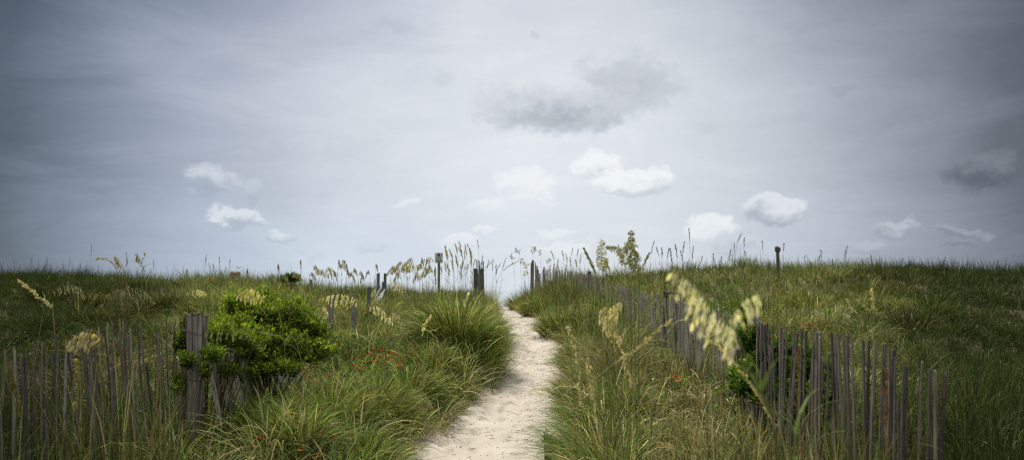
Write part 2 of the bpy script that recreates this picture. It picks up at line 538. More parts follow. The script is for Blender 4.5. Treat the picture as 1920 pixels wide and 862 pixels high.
def path_mesh():
    ys = np.arange(-4, 42, .045); us = np.linspace(-1, 1, 64)
    U, YY = np.meshgrid(us, ys)
    half = pathw(YY) / 2 + .34
    edge = vnoise(YY, np.sign(U) * 7, 1.6, 8) * .25
    XX = pathc(YY) + U * (half + edge * np.abs(U))
    d = np.abs(XX - pathc(YY)) - pathw(YY) / 2
    Z = hgt(XX, YY) - .10 * smooth(d, .18, .34) - .03 * (1 - smooth(d, -.4, 0)) + .004
    Z += vnoise(XX, YY, 4.5, 11) * .035 + vnoise(XX, YY, 11, 12) * .018 + vnoise(XX, YY, 24, 13) * .007
    for fx, fy, fa, fs in foot:
        sel = np.abs(ys - fy) < .3
        x = XX[sel] - fx; y = YY[sel] - fy
        c, s = math.cos(fa), math.sin(fa)
        xr = (x * c + y * s) / .06; yr = (-x * s + y * c) / .14
        r = np.sqrt(xr ** 2 + yr ** 2)
        Z[sel] += fs * (-.042 * np.exp(-r ** 4 * .8) + .014 * np.exp(-((r - 1.35) / .35) ** 2))
    v = np.stack([XX, YY, Z], -1).reshape(-1, 3)
    nx, ny = len(us), len(ys)
    i, j = np.meshgrid(np.arange(nx - 1), np.arange(ny - 1)); b = (j * nx + i).ravel()
    f = np.stack([b, b + 1, b + nx + 1, b + nx], -1).ravel()
    return mesh_np('sand_path', v, f, np.arange(0, len(f), 4), M_sand, smooth_shade=True)


tag(link('sand_path', path_mesh()), kind='structure')


def _sea(k):
    pos = k.new('ShaderNodeTexCoord').outputs['Object']
    n = k.noise(k.vmath('MULTIPLY', pos, (.12, .4, 1)), 1.0, 5, .6)
    return k.mix(k.mapr(n, .4, .7), (.22, .27, .29), (.30, .34, .35)), n


M_sea = solid_material('sea_water', _sea, .12, True, .12, .1)
mb = MB(); L = 30000
mb.add([(-L, 62, -.95), (L, 62, -.95), (L, 200, -1.1), (-L, 200, -1.1), (L, L, -1.15), (-L, L, -1.15)], [(0, 1, 2, 3), (3, 2, 4, 5)])
tag(link('sea', mb.mesh('sea', M_sea)), kind='structure')

# ------------------------------------------------------------------ grass blades (vectorised)
GREEN = np.array([.140, .195, .040]); GREEN2 = np.array([.090, .145, .038]); YEL = np.array([.285, .295, .075])
BLUEG = np.array([.120, .185, .062]); STRAW = np.array([.46, .39, .21]); BROWN = np.array([.19, .125, .062])
DARKG = np.array([.017, .030, .006]); PALE = np.array([.24, .25, .13]); OLIVE = np.array([.205, .195, .050])


class Blades:
    def __init__(s): s.r = []; s.p = []; s.c = []; s.ct = []
    def add(s, root, az, tilt, curl, length, width, colb, colt, twist):
        n = len(root)
        s.r.append(root)
        s.p.append(np.stack([az * np.ones(n), tilt * np.ones(n), curl * np.ones(n), length * np.ones(n), width * np.ones(n), twist * np.ones(n)], -1))
        s.c.append(colb); s.ct.append(colt)
    def build(s, name, seg, label, material=None, cat='grass'):
        r = np.concatenate(s.r); p = np.concatenate(s.p); cb = np.concatenate(s.c); ct = np.concatenate(s.ct)
        n = len(r); az, tilt, curl, ln, wd, tw = p.T
        V = np.zeros((n, seg + 1, 2, 3), np.float32); C = np.zeros((n, seg + 1, 2, 3), np.float32)
        pos = r.copy(); dirx, diry = np.cos(az), np.sin(az)
        wx = -diry * np.cos(tw); wy = dirx * np.cos(tw); wz = np.sin(tw)
        for i in range(seg + 1):
            t = i / seg
            w = wd * (.55 + .9 * t) * (1 - t ** 2.2) * .9 if i < seg else wd * .04
            V[:, i, 0] = pos - np.stack([wx * w / 2, wy * w / 2, wz * w / 2], -1)
            V[:, i, 1] = pos + np.stack([wx * w / 2, wy * w / 2, wz * w / 2], -1)
            cc = cb * (1 - t) + ct * t
            C[:, i, 0] = cc; C[:, i, 1] = cc
            th = tilt + curl * ((t + .5 / seg) ** 1.5)
            th = np.minimum(th, 2.7)
            st = (ln / seg)[:, None]
            pos = pos + np.stack([np.sin(th) * dirx, np.sin(th) * diry, np.cos(th)], -1) * st
        # keep blades above ground
        vv = V.reshape(-1, 3)
        g = hgt(vv[:, 0], vv[:, 1]) + .004
        low = np.tile(np.repeat(np.arange(seg + 1), 2), n) > 0
        vv[:, 2] = np.where(low, np.maximum(vv[:, 2], g), vv[:, 2])
        base = np.arange(n)[:, None] * (seg + 1) * 2 + np.arange(seg)[None] * 2
        f = np.stack([base, base + 1, base + 3, base + 2], -1).reshape(-1)
        o = link(name, mesh_np(name, vv, f, np.arange(0, len(f), 4), material or M_grass, C.reshape(-1, 3)))
        tag(o, label, cat, kind='stuff')
        return o


def mixcol(n, pal, w, var=.22):
    idx = rng.choice(len(pal), n, p=np.array(w) / sum(w))
    c = np.array(pal)[idx] * np.exp(rng.normal(0, var * 1.3, (n, 1))) * rng.uniform(.94, 1.06, (n, 3))
    return c, idx


def in_view(x, y, m=1.2):
    return np.abs(x) < y * .66 + m


def side_shade(x, y):
    """Share of side shading painted into the plant colours, growing with view angle."""
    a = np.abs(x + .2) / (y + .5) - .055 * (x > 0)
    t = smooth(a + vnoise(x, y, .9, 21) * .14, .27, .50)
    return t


def low_zone(x, y):
    """Grass stays short in the strip before the right fence."""
    s_ = smooth(x / np.maximum(y, .1), .125, .165) * (x < fence_x(y) + .25) * (y < 16)
    return 1 - .42 * s_ * smooth(y, 4.6, 5.4)


def clumps(B, n_cl, xr, yr, per, ln, wd, pal, w, tilt=(.05, .55), curl=(.3, 1.6), rad=.12, keep=None, tipcol=None, az_bias=None, edge=.05, darken=True, straw_base=.25, clus=None):
    x = rng.uniform(*xr, n_cl); y = rng.uniform(*yr, n_cl)
    ok = in_view(x, y)
    d = np.abs(x - pathc(y)) - pathw(y) / 2
    ok &= d > edge
    if keep is not None: ok &= keep(x, y)
    x = x[ok]; y = y[ok]; d = d[ok]
    n = len(x)
    if n == 0: return
    k = rng.integers(per[0], per[1] + 1, n)
    sz = rng.uniform(.7, 1.25, n)
    L0 = rng.uniform(ln[0], ln[1], n)
    L0 = L0 * (1 + vnoise(x, y, .8, 31) * .5) * low_zone(x, y)
    idx = np.repeat(np.arange(n), k); m = len(idx)
    a = rng.uniform(0, 2 * np.pi, m); rr = np.sqrt(rng.random(m)) * rad * sz[idx]
    bx = x[idx] + np.cos(a) * rr; by = y[idx] + np.sin(a) * rr
    root = np.stack([bx, by, hgt(bx, by) - .02], -1)
    az = a + rng.normal(0, .6, m)
    # blades next to the path lean out over it; wind bends all a little
    lean = np.where(d[idx] < .5, 1.0, 0.0) * rng.random(m)
    topath = np.where(bx > pathc(by), np.pi, 0.0)
    az = np.where(rng.random(m) < lean * .6, topath + rng.normal(0, .7, m), az)
    t = rng.uniform(tilt[0], tilt[1], m) * (.6 + .6 * rr / rad)
    cu = rng.uniform(curl[0], curl[1], m)
    l = L0[idx] * rng.uniform(.55, 1.1, m)
    width = rng.uniform(wd[0], wd[1], m) * np.interp(by, [5, 12, 28], [1.7, 2.1, 2.8])
    # colour: a clump has its own leaning
    cl, _ = mixcol(n, pal, w, .15)
    bl, bi = mixcol(m, pal, w, .36)
    c = cl[idx] * .55 + bl * .45
    c = c * rng.choice([.50, .8, 1.05, 1.3], n, p=[.28, .22, .3, .2])[idx][:, None]
    patch = vnoise(bx, by, .55, 5)[:, None]
    c = c * (1 + patch * .8 + vnoise(bx, by, 1.7, 41)[:, None] * .5)
    dry = (vnoise(bx, by, .7, 6) > .18) & (rng.random(m) < .45)
    c = np.where(dry[:, None], c * .4 + STRAW * .5, c)
    q = rng.random(m)
    c = np.where((q < .07)[:, None], STRAW * rng.uniform(.7, 1.2, (m, 1)), np.where((q > .80)[:, None], c * .42, c))
    if darken:
        sdk = side_shade(bx, by)[:, None]
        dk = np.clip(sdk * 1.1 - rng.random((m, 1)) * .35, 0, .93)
        c = c * (1 - dk) + DARKG * rng.uniform(.6, 1.5, (m, 1)) * dk  # painted side shading pulls the blade colour down
    tip = c * 1.12 if tipcol is None else c * .6 + np.array(tipcol) * .4
    base = c * (1 - straw_base) + c.mean(1, keepdims=True) * np.array([1.3, 1.05, .6]) * straw_base
    B.add(root, az, t, cu, l, width, base, tip, rng.uniform(-.9, .9, m))


def fence_x(Y):
    return np.interp(Y, FY, FX)


# right fence plan (nearest end first)
FR = [(1760, 700, 3.9), (1690, 672, 4.15), (1640, 636, 4.5), (1560, 625, 5.0), (1500, 617, 5.6), (1440, 610, 6.4), (1380, 592, 8.0), (1300, 570, 10.5),
      (1230, 552, 13.5), (1150, 531, 17.5), (1100, 513, 21), (1060, 506, 25.5), (1022, 502, 31.0)]
FRP = [P(*q) for q in FR]
FY = [p.y for p in FRP]; FX = [p.x for p in FRP]

LEFT = lambda x, y: x < pathc(y)
RIGHT = lambda x, y: x > pathc(y)
greens = [GREEN, GREEN2, YEL, OLIVE, STRAW, BROWN]

# meadow undergrowth everywhere
B = Blades()
thin_rb = lambda x, y: ~((x > pathc(y) + 1.0) & (x < fence_x(y)) & (rng.random(len(x)) < .6))
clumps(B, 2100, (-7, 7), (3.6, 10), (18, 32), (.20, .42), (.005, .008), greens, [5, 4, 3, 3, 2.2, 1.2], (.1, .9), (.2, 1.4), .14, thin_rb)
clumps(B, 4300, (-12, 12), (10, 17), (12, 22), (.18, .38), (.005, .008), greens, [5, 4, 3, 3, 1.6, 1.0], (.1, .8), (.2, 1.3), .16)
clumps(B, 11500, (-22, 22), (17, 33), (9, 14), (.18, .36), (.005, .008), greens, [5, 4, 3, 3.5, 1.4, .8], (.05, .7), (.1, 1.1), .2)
B.build('meadow_grass', 3, 'short mixed green and straw grass covering the dunes')
# long arching tufts
B = Blades()
arch = [GREEN, GREEN2, YEL, BLUEG, STRAW]
clumps(B, 430, (-7, 7), (4.2, 10), (30, 58), (.50, .82), (.005, .008), arch, [5, 3, 2.5, 2, 1.0], (.02, .8), (.7, 2.0), .09)
clumps(B, 750, (-11, 11), (10, 17), (24, 44), (.45, .75), (.004, .006), arch, [5, 3, 2.5, 2, 1.2], (.02, .7), (.5, 1.8), .11)
clumps(B, 1900, (-21, 21), (17, 32), (22, 36), (.4, .7), (.004, .0065), arch, [5, 3, 2.5, 2, 1.0], (.02, .55), (.3, 1.3), .13)
# edge tufts hanging over the path
near_edge = lambda x, y: (np.abs(x - pathc(y)) - pathw(y) / 2) < .55
clumps(B, 640, (-2, 2.2), (6.5, 14), (28, 50), (.28, .5), (.0045, .007), arch, [5, 3, 2, 2, 1.6], (.1, .9), (.7, 2.1), .08, near_edge, edge=.16)
clumps(B, 1100, (-2, 2.2), (14, 29), (18, 32), (.2, .38), (.004, .006), [GREEN, YEL, OLIVE, STRAW, BROWN], [4, 2, 3, 2.5, 2], (.1, .9), (.7, 2.0), .09, near_edge, edge=.10)
B.build('arching_dune_grass', 6, 'long green dune grass arching in tufts beside the path')
# the big clump left of the path, and others of its kind
B = Blades()


def big_clump(B, x, y, r, n, ln, pal, w, tilt=(.0, .5), curl=(.4, 1.5), wd=(.005, .0075), dz=0, flat=1.0):
    a = rng.uniform(0, 2 * np.pi, n); rr = np.sqrt(rng.random(n)) * r
    bx = x + np.cos(a) * rr; by = y + np.sin(a) * rr * flat
    root = np.stack([bx, by, hgt(bx, by) - .03 + dz], -1)
    c, _ = mixcol(n, pal, w, .36)
    c = c * np.where(rng.random((n, 1)) > .8, .45, 1.0)
    t = rng.uniform(tilt[0], tilt[1], n) * (.35 + .9 * rr / r)
    B.add(root, a + rng.normal(0, .45, n), t, rng.uniform(curl[0], curl[1], n), rng.uniform(ln[0], ln[1], n) * (1 - .25 * rr / r) * low_zone(bx, by),
          rng.uniform(wd[0], wd[1], n) * np.interp(y, [5, 12, 28], [1.6, 2.1, 2.8]), c * np.array([1.05, .95, .8]), c * 1.1, rng.uniform(-.9, .9, n))


bigp = [GREEN, GREEN2, YEL, BLUEG, STRAW, BROWN]; bigw = [5, 3, 2, 1.2, 1.3, .6]
for (px, py, D, r, n, l) in [(862, 700, 12.2, .40, 1700, 1.22), (828, 700, 12.6, .35, 1000, .95), (890, 690, 12.7, .26, 1000, 1.05), (845, 640, 14.5, .4, 1000, .9),
                             (872, 600, 17, .35, 800, .7), (898, 575, 20.5, .3, 500, .55), (865, 570, 22, .5, 700, .6), (830, 560, 24, .5, 500, .45),
                             (700, 780, 8.6, .30, 1300, .75), (620, 800, 8.0, .30, 1300, .75), (760, 740, 9.8, .3, 1200, .7), (500, 830, 7.4, .3, 1300, .7),
                             (800, 720, 11.0, .3, 1000, .65), (420, 810, 7.3, .28, 1100, .7), (470, 800, 7.5, .25, 800, .62), (520, 760, 7.9, .25, 900, .70), (575, 740, 8.1, .25, 900, .72), (620, 740, 8.5, .28, 900, .70), (555, 760, 8.5, .25, 800, .75), (640, 700, 9.3, .3, 800, .65), (560, 850, 7.0, .25, 1100, .62), (680, 862, 7.0, .25, 1000, .6)]:
    p = P(px, py, D)
    big_clump(B, p.x, D, r, n, (l * .6, l * 1.05), bigp, bigw, (.0, .75), (.5, 1.8))
for (px, D, r, n, l) in [(1120, 7.2, .2, 900, .8), (1145, 6.2, .22, 1100, .8), (1200, 5.8, .25, 1100, .72), (1270, 5.4, .25, 1000, .6), (1115, 8.6, .22, 900, .8), (1340, 4.8, .25, 900, .5),
                         (1180, 8, .25, 900, .75), (1085, 10.3, .22, 900, .65), (1100, 12.3, .3, 1000, .7), (1050, 17, .4, 1100, .8), (1010, 22, .45, 1100, .8), (985, 26, .5, 1000, .75), (1430, 4.5, .25, 800, .45), (1240, 7.0, .25, 800, .6)]:
    p = P(px, 700, D)
    big_clump(B, p.x, D, r, n, (l * .55, l * 1.05), bigp, [4, 3, 1.5, 1.5, 1.8, 1.4], (.0, .7), (.4, 1.9))
# long loose blades leaning over the path from the right
for (px, D) in [(1075, 7.3), (1080, 6.6), (1082, 8.2)]:
    p = P(px, 800, D); n = 150
    a = np.pi + rng.normal(0, .6, n); rr = rng.random(n) * .15
    bx = p.x + .1 + rng.normal(0, .07, n); by = D + rng.normal(0, .12, n)
    c, _ = mixcol(n, [GREEN2, BLUEG], [1, 1], .3)
    B.add(np.stack([bx, by, hgt(bx, by) - .02], -1), a, rng.uniform(.2, .8, n), rng.uniform(.9, 2.0, n), rng.uniform(.55, .95, n), rng.uniform(.003, .0045, n), c, c, rng.uniform(-.9, .9, n))
for _ in range(90):
    D = rnd.uniform(8.5, 22); a = rnd.choice([-1, 1]) * rnd.uniform(.16, .60)
    x = a * D
    if abs(x - float(pathc(D))) < 1.0: continue
    dk = float(side_shade(np.array([x]), np.array([D]))[0])
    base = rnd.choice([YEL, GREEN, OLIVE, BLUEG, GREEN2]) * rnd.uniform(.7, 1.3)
    col = base * (1 - .72 * dk)  # tuft colour lowered by the same painted side shading
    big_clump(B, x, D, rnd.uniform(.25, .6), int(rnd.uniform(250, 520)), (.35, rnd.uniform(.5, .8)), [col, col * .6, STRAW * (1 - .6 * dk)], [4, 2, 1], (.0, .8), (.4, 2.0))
B.build('tall_tufted_grass', 7, 'waist high tufts of green grass crowding both edges of the sand path')

# upright stalk grass: right bank and ridges
B = Blades()
upr = [GREEN, GREEN2, BLUEG, YEL, STRAW, BROWN]
rb = lambda x, y: (x > pathc(y)) & (x < fence_x(y) + .15)
clumps(B, 300, (.3, 3), (4.6, 9.5), (5, 10), (.6, 1.05), (.005, .0075), upr, [4, 3, 3, 1, 2.4, 2.4], (.0, .25), (.0, .9), .10, rb, edge=.22)
clumps(B, 620, (.3, 3.2), (9.5, 28), (6, 12), (.5, .95), (.004, .0055), upr, [4, 3, 3, 1, 1.6, 1.6], (.0, .18), (.0, .5), .12, rb, edge=.22)
clumps(B, 2300, (-21, 21), (21, 31), (2, 5), (.4, .8), (.004, .006), upr, [4, 3, 3, 1, 1, 1], (.0, .25), (.0, .5), .12)
lb = lambda x, y: (x < pathc(y)) & (x > -5)
clumps(B, 330, (-5, 1), (23, 30), (5, 9), (.45, .85), (.004, .0055), upr, [3, 3, 3, 1, 2, 2], (.0, .3), (.0, .5), .14, lb)
clumps(B, 420, (-9, -2), (4.2, 8.5), (9, 16), (.55, .95), (.004, .006), upr, [4, 3, 2, 1, 1, 1], (.0, .3), (.1, .9), .12, lambda x, y: x < -2.5)
clumps(B, 420, (2.0, 9), (3.6, 8.5), (14, 24), (.5, .85), (.004, .006), upr, [4, 3, 2, 1, 1, 1], (.0, .3), (.1, .9), .12, lambda x, y: x > 2.2)
clumps(B, 90, (-6, -2.2), (4.0, 6.8), (3, 6), (.8, 1.25), (.004, .007), [PALE * .8, STRAW * .5, BLUEG * .8], [2, 1, 1], (.0, .18), (.0, .5), .1, lambda x, y: x < -.40 * y, darken=False)
clumps(B, 80, (1.0, 2.6), (4.4, 10), (5, 9), (.7, 1.05), (.005, .008), [BROWN * 1.3, STRAW * .8], [1, 1], (.0, .25), (.0, .7), .1, rb, edge=.2, darken=False)
clumps(B, 330, (1.0, 2.9), (3.4, 5.0), (7, 14), (.85, 1.25), (.0035, .0055), [GREEN2, OLIVE, STRAW * .6, BROWN], [3, 2, 1, 1], (.0, .25), (.0, .8), .1, lambda x, y: (x / y > .30))
clumps(B, 85, (-3.4, -1.4), (3.9, 5.6), (6, 12), (.85, 1.25), (.0035, .0055), [GREEN2, OLIVE, STRAW * .6, BROWN], [3, 2, 1, 1], (.0, .25), (.0, .8), .1, lambda x, y: (x / y < -.36))
clumps(B, 210, (.9, 2.6), (4.0, 6.4), (5, 10), (.75, 1.25), (.004, .006), [STRAW * .9, OLIVE, BROWN, GREEN2, DARKG * 2], [1.5, 2, 1.5, 2, 2], (.0, .3), (.0, 1.3), .12, lambda x, y: (x / y > .20) & (x < fence_x(y) + .1), darken=False)
B.build('upright_dune_grass', 4, 'tall upright dune grass stalks standing on banks and ridge')

# dry, curled, straw coloured blades low down
B = Blades()
dryp = [STRAW, PALE, BROWN, STRAW * .7]
clumps(B, 330, (-7, 7), (4, 10), (14, 30), (.3, .6), (.004, .007), dryp, [3, 2, 2, 2], (.4, 1.2), (.8, 2.6), .12)
clumps(B, 260, (.3, 2.6), (4.4, 9), (22, 44), (.45, .85), (.0055, .009), dryp, [3, 2, 2, 2], (.1, .8), (1.6, 3.2), .1, rb, edge=.1, darken=False)
tz = lambda x, y: (x > pathc(y)) & (x / y < .15)
clumps(B, 230, (.2, 1.6), (5.0, 11), (22, 40), (.65, 1.15), (.0045, .007), [STRAW, OLIVE, BROWN, PALE, GREEN], [2, 2, 1.5, 2, 2], (.0, .6), (.5, 2.4), .1, tz, edge=.3, darken=False)
clumps(B, 150, (.45, 2.6), (4.2, 8.5), (3, 7), (.8, 1.25), (.0035, .006), [STRAW, PALE, BROWN * 1.2, OLIVE], [3, 2, 1.5, 1], (.0, .5), (.4, 2.2), .12, rb, edge=.3, darken=False)
clumps(B, 300, (-7, 0), (5, 12), (12, 24), (.3, .6), (.0045, .007), [STRAW, OLIVE, BROWN, PALE], [2, 2, 1.5, 2], (.2, 1.0), (.8, 2.8), .12, LEFT, edge=.1)
clumps(B, 700, (-11, 11), (10, 18), (14, 26), (.2, .45), (.003, .006), dryp, [3, 2, 2, 2], (.4, 1.2), (.8, 2.4), .14)
clumps(B, 700, (-16, 16), (18, 30), (8, 16), (.25, .45), (.004, .006), dryp, [3, 2, 2, 2], (.3, 1.0), (.6, 2.0), .14)
clumps(B, 500, (-2, 2.2), (7, 28), (16, 30), (.15, .35), (.003, .005), dryp, [2, 2, 3, 2], (.6, 1.5), (.6, 2.0), .10, near_edge, edge=.02)
# looping dry tangle on the far left
for (px, py, D) in [(225, 560, 10.5), (180, 565, 9.5), (260, 560, 10.5), (140, 575, 9)]:
    p = P(px, py, D)
    big_clump(B, p.x, D, .22, 160, (.6, 1.15), [STRAW * .45, OLIVE * .6, BROWN], [2, 1, 1], (.1, .8), (.9, 2.8), (.004, .007), dz=max(0, 0))
for (px, D, r_, n, l) in [(815, 14.5, .5, 500, .4), (775, 16, .5, 450, .4), (860, 17.5, .5, 450, .4), (740, 13, .4, 300, .35), (1012, 23.5, .5, 600, .45), (1040, 18.5, .45, 600, .5), (1062, 16, .4, 500, .5),
                         (985, 25, .5, 500, .4), (1090, 13.5, .35, 500, .5), (620, 12, .5, 300, .35), (560, 15, .6, 350, .35), (1290, 6.4, .4, 400, .4), (1210, 6.8, .35, 400, .5), (1350, 5.6, .35, 350, .4), (430, 14, .6, 300, .35)]:
    p = P(px, 600, D)
    if abs(p.x - float(pathc(D))) < float(pathw(D)) / 2 + r_ * .7: p.x += math.copysign(r_ * .6, p.x - float(pathc(D)))
    big_clump(B, p.x, D, r_, n, (l * .5, l * 1.2), [BROWN, STRAW, OLIVE, PALE], [3, 2, 1.5, 1.5], (.1, 1.0), (.5, 2.4), (.004, .006))
B.build('dry_grass', 6, 'straw coloured dead grass curling among the green tufts')

# low broad-leaved herbs


def herb_patch(name, label, spots, material=None):
    V = []; Fc = []; C = []
    for (x, y, r, n, size, col) in spots:
        a = rng.uniform(0, 2 * np.pi, n); rr = np.sqrt(rng.random(n)) * r
        bx = x + np.cos(a) * rr; by = y + np.sin(a) * rr
        z = hgt(bx, by) + rng.uniform(.02, .26, n) * (1 - .5 * rr / r)
        az = rng.uniform(0, 2 * np.pi, n); up = rng.uniform(.1, 1.1, n); s = size * rng.uniform(.6, 1.3, n)
        dx, dy, dz = np.cos(az) * np.cos(up), np.sin(az) * np.cos(up), np.sin(up)
        D = np.stack([dx, dy, dz], -1); Wv = np.stack([-np.sin(az), np.cos(az), np.zeros(n)], -1)
        N = np.cross(D, Wv)
        o = np.stack([bx, by, z], -1); s = s[:, None]
        q = np.stack([o, o + D * s * .5 + Wv * s * .28 + N * s * .08, o + D * s, o + D * s * .5 - Wv * s * .28 + N * s * .08], 1)
        V.append(q.reshape(-1, 3))
        c = np.array(col) * rng.uniform(.6, 1.4, (n, 1)); C.append(np.repeat(c, 4, 0))
    v = np.concatenate(V); c = np.concatenate(C)
    nf = len(v) // 4; b = np.arange(nf) * 4
    f = np.stack([b, b + 1, b + 2, b, b + 2, b + 3], -1).ravel()
    o = link(name, mesh_np(name, v, f, np.arange(0, len(f), 3), material or M_leaf, c))
    tag(o, label, 'ground cover', kind='stuff')


hs = []
LG = (.10, .20, .025); YG = (.16, .24, .03); DGn = (.05, .10, .02)
for _ in range(520):
    y = rnd.uniform(5, 24); x = rnd.uniform(-.62 * y, .62 * y)
    if abs(x - float(pathc(y))) < float(pathw(y)) / 2 + .25: continue
    dk = float(side_shade(x, y))
    col = np.array(rnd.choice([LG, YG, (.13, .15, .03), DGn, (.17, .16, .04)])) * (1 - .7 * dk)  # herb colour dimmed with painted side shading too
    hs.append((x, y, rnd.uniform(.15, .4), int(rnd.uniform(70, 200)), .045 + .001 * y, tuple(col)))
for (px, py, D, r, n) in [(870, 700, 11.4, .3, 260), (655, 700, 9.5, .5, 500), (590, 690, 9.2, .4, 400), (700, 665, 11, .5, 450), (1020, 590, 22, .35, 420), (1035, 600, 20.5, .25, 260), (1085, 640, 14, .35, 420),
                          (780, 575, 20, .6, 420), (1120, 840, 6.2, .3, 300), (1260, 820, 5.6, .4, 400), (430, 700, 7.8, .4, 500), (1480, 640, 8.5, .6, 500), (1550, 600, 11, .8, 600), (1350, 545, 19, 1.0, 700), (1420, 530, 20, 1.0, 700)]:
    p = P(px, py, D); hs.append((p.x, D, r, n, .05 + .0012 * D, LG if px % 20 else YG))
herb_patch('ground_herbs', 'bright green broad leaved herbs growing low between the grass', hs)

# scraps on the sand
mb = MB()
for _ in range(900):
    y = 6.5 + 15.5 * rnd.random() ** 1.5; x = float(pathc(y)) + rnd.uniform(-.5, .5) * float(pathw(y)) * 1.05
    z = h1(x, y) - .012; a = rnd.uniform(0, 6.28); l = rnd.choice([.012, .02, .05, .09]) * rnd.uniform(.6, 1.3)
    c = rnd.choice([(.10, .07, .05), (.25, .19, .12), (.35, .28, .18)])
    q = Vector((math.cos(a), math.sin(a), rnd.uniform(-.05, .2)))
    o = Vector((x, y, z))
    mb.tube([o, o + q * l * .5 + Vector((0, 0, .004)), o + q * l], [.002, .003, .0015], 4, c)
o = link('path_litter', mb.mesh('path_litter', M_seed)); tag(o, 'dry twigs and grass scraps lying on the sand path', 'litter', kind='stuff')

# ------------------------------------------------------------------ sand fences


def picket_mesh(top, base, width=.038, thick=.009, rz=0.0, name='picket', warp=.012, slant=0.0):
    """A split lath from base to top, irregular edges, in coordinates local to the base."""
    mb = MB(); d = Vector(top) - Vector(base); n = 7
    ux = Vector((math.cos(rz), math.sin(rz), 0)); uy = Vector((-math.sin(rz), math.cos(rz), 0))
    ph = rnd.uniform(0, 6); wv = rnd.uniform(-warp, warp); vs = []; fs = []
    for i in range(n):
        t = i / (n - 1)
        c = d * t + ux * (math.sin(t * 3 + ph) - math.sin(ph)) * wv + uy * math.sin(t * 2.2 + ph * 2) * wv * .8
        w = width * (1 + rnd.uniform(-.10, .10)); th = thick * (1 + rnd.uniform(-.2, .2))
        if i == n - 1: w *= rnd.uniform(.6, .95)
        e = (slant * w if i == n - 1 else 0)
        for sx, sy in ((-1, -1), (1, -1), (1, 1), (-1, 1)):
            vs.append(c + ux * sx * w / 2 + uy * sy * th / 2 + Vector((0, 0, e * sx)))
    for i in range(n - 1):
        for j in range(4):
            fs.append((i * 4 + j, i * 4 + (j + 1) % 4, (i + 1) * 4 + (j + 1) % 4, (i + 1) * 4 + j))
    fs.append((3, 2, 1, 0)); b = (n - 1) * 4; fs.append((b, b + 1, b + 2, b + 3))
    mb.add(vs, fs)
    return mb


def round_post(r, hgt_, name, material, n=9, lean=(0, 0), top_tilt=.0):
    mb = MB(); vs = []; fs = []; lv = 7
    for i in range(lv):
        t = i / (lv - 1); rr = r * (1 - .12 * t) * (1 + rnd.uniform(-.05, .05))
        for j in range(n):
            a = 2 * math.pi * j / n; q = rr * (1 + .07 * math.sin(a * 3 + 1))
            vs.append((q * math.cos(a) + lean[0] * t, q * math.sin(a) + lean[1] * t, hgt_ * t + (top_tilt * q * math.cos(a) if i == lv - 1 else 0)))
    for i in range(lv - 1):
        for j in range(n): fs.append((i * n + j, i * n + (j + 1) % n, (i + 1) * n + (j + 1) % n, (i + 1) * n + j))
    fs.append(tuple((lv - 1) * n + j for j in range(n))); fs.append(tuple(range(n - 1, -1, -1)))
    mb.add(vs, fs)
    return mb.mesh(name, material)


def resample(pts, step):
    dense = bez(pts, 600); out = [dense[0]]; acc = 0; seg = [dense[0]]
    for a, b in zip(dense, dense[1:]):
        acc += (b - a).length
        if acc >= step: out.append(b); acc = 0
    return out


def wires(root, tops, heights, rad=.0022):
    for hh in heights:
        for sgn in (-1, 1):
            mb = MB(); pts = []
            for i, (p, ax) in enumerate(tops):
                pts.append(p - ax * hh + Vector((0, 0, 0)) + NRM * .0075 * sgn * (1 if i % 2 else -1))
                pass
            mb.tube([q - root.location for q in pts], rad, 4)
            link('wire', mb.mesh('wire', M_wire), root)


# ---- right fence
root = empty('sand_fence', (FRP[5].x, FRP[5].y, h1(FRP[5].x, FRP[5].y)))
tag(root, 'long grey picket sand fence following the right side of the path', 'fence')
line = resample(FRP[:7], .041)[:-1] + resample(FRP[6:], .078)
NRM = Vector((1, .1, 0)).normalized()
tops = []; far = MB(); cnt = 0
for i, p in enumerate(line):
    nxt = line[min(i + 1, len(line) - 1)]; prv = line[max(i - 1, 0)]
    rz = math.atan2(nxt.y - prv.y, nxt.x - prv.x)
    g = h1(p.x, p.y)
    wob = .05 * math.sin(i * .21) + .03 * math.sin(i * .57)
    top = p + Vector((rnd.uniform(-.045, .045) + wob * .8, rnd.uniform(-.018, .018), rnd.uniform(-.03, .02)))
    if p.y > 22: top.z -= .06 * ((i * 7) % 5) / 4
    bz = min(g - .06, top.z - 1.15)
    base = Vector((p.x + .02 * math.sin(i * .4) + (-.06 if p.y < 7 else .03), p.y + rnd.uniform(-.015, .015), bz))
    if rnd.random() < .04 and p.y > 6: continue
    if rnd.random() < .10: top.z -= rnd.uniform(.06, .30)
    ax = (top - base).normalized()
    tops.append((top, ax))
    w = .036 if p.y > 6.5 else (.022 if p.y > 4.45 else .015)
    m = picket_mesh(top, base, w * rnd.uniform(.85, 1.15), .009, rz, slant=rnd.uniform(-.4, .4))
    if cnt < 98:
        o = link('picket', m.mesh('picket', M_shadepicket if p.x / p.y > .27 else M_picket), root, base - root.location); cnt += 1
    else:
        off = base - root.location
        far.add([Vector(v) + off for v in m.v], m.f)
o = link('far_pickets', far.mesh('far_pickets', M_picket), root); o['kind'] = 'stuff'
NRMs = NRM
for hh in (.12, .42, .75):
    for sgn in (-1, 1):
        mb = MB()
        pts = [(t if i % 2 else (t + tops[max(i - 1, 0)][0]) / 2) - a * hh + NRM * .007 * sgn * (1 if i % 2 else -1) - root.location for i, (t, a) in enumerate(tops)]
        mb.tube(bez(pts, len(pts) * 3), .0016, 4)
        link('wire', mb.mesh('wire', M_wire), root)
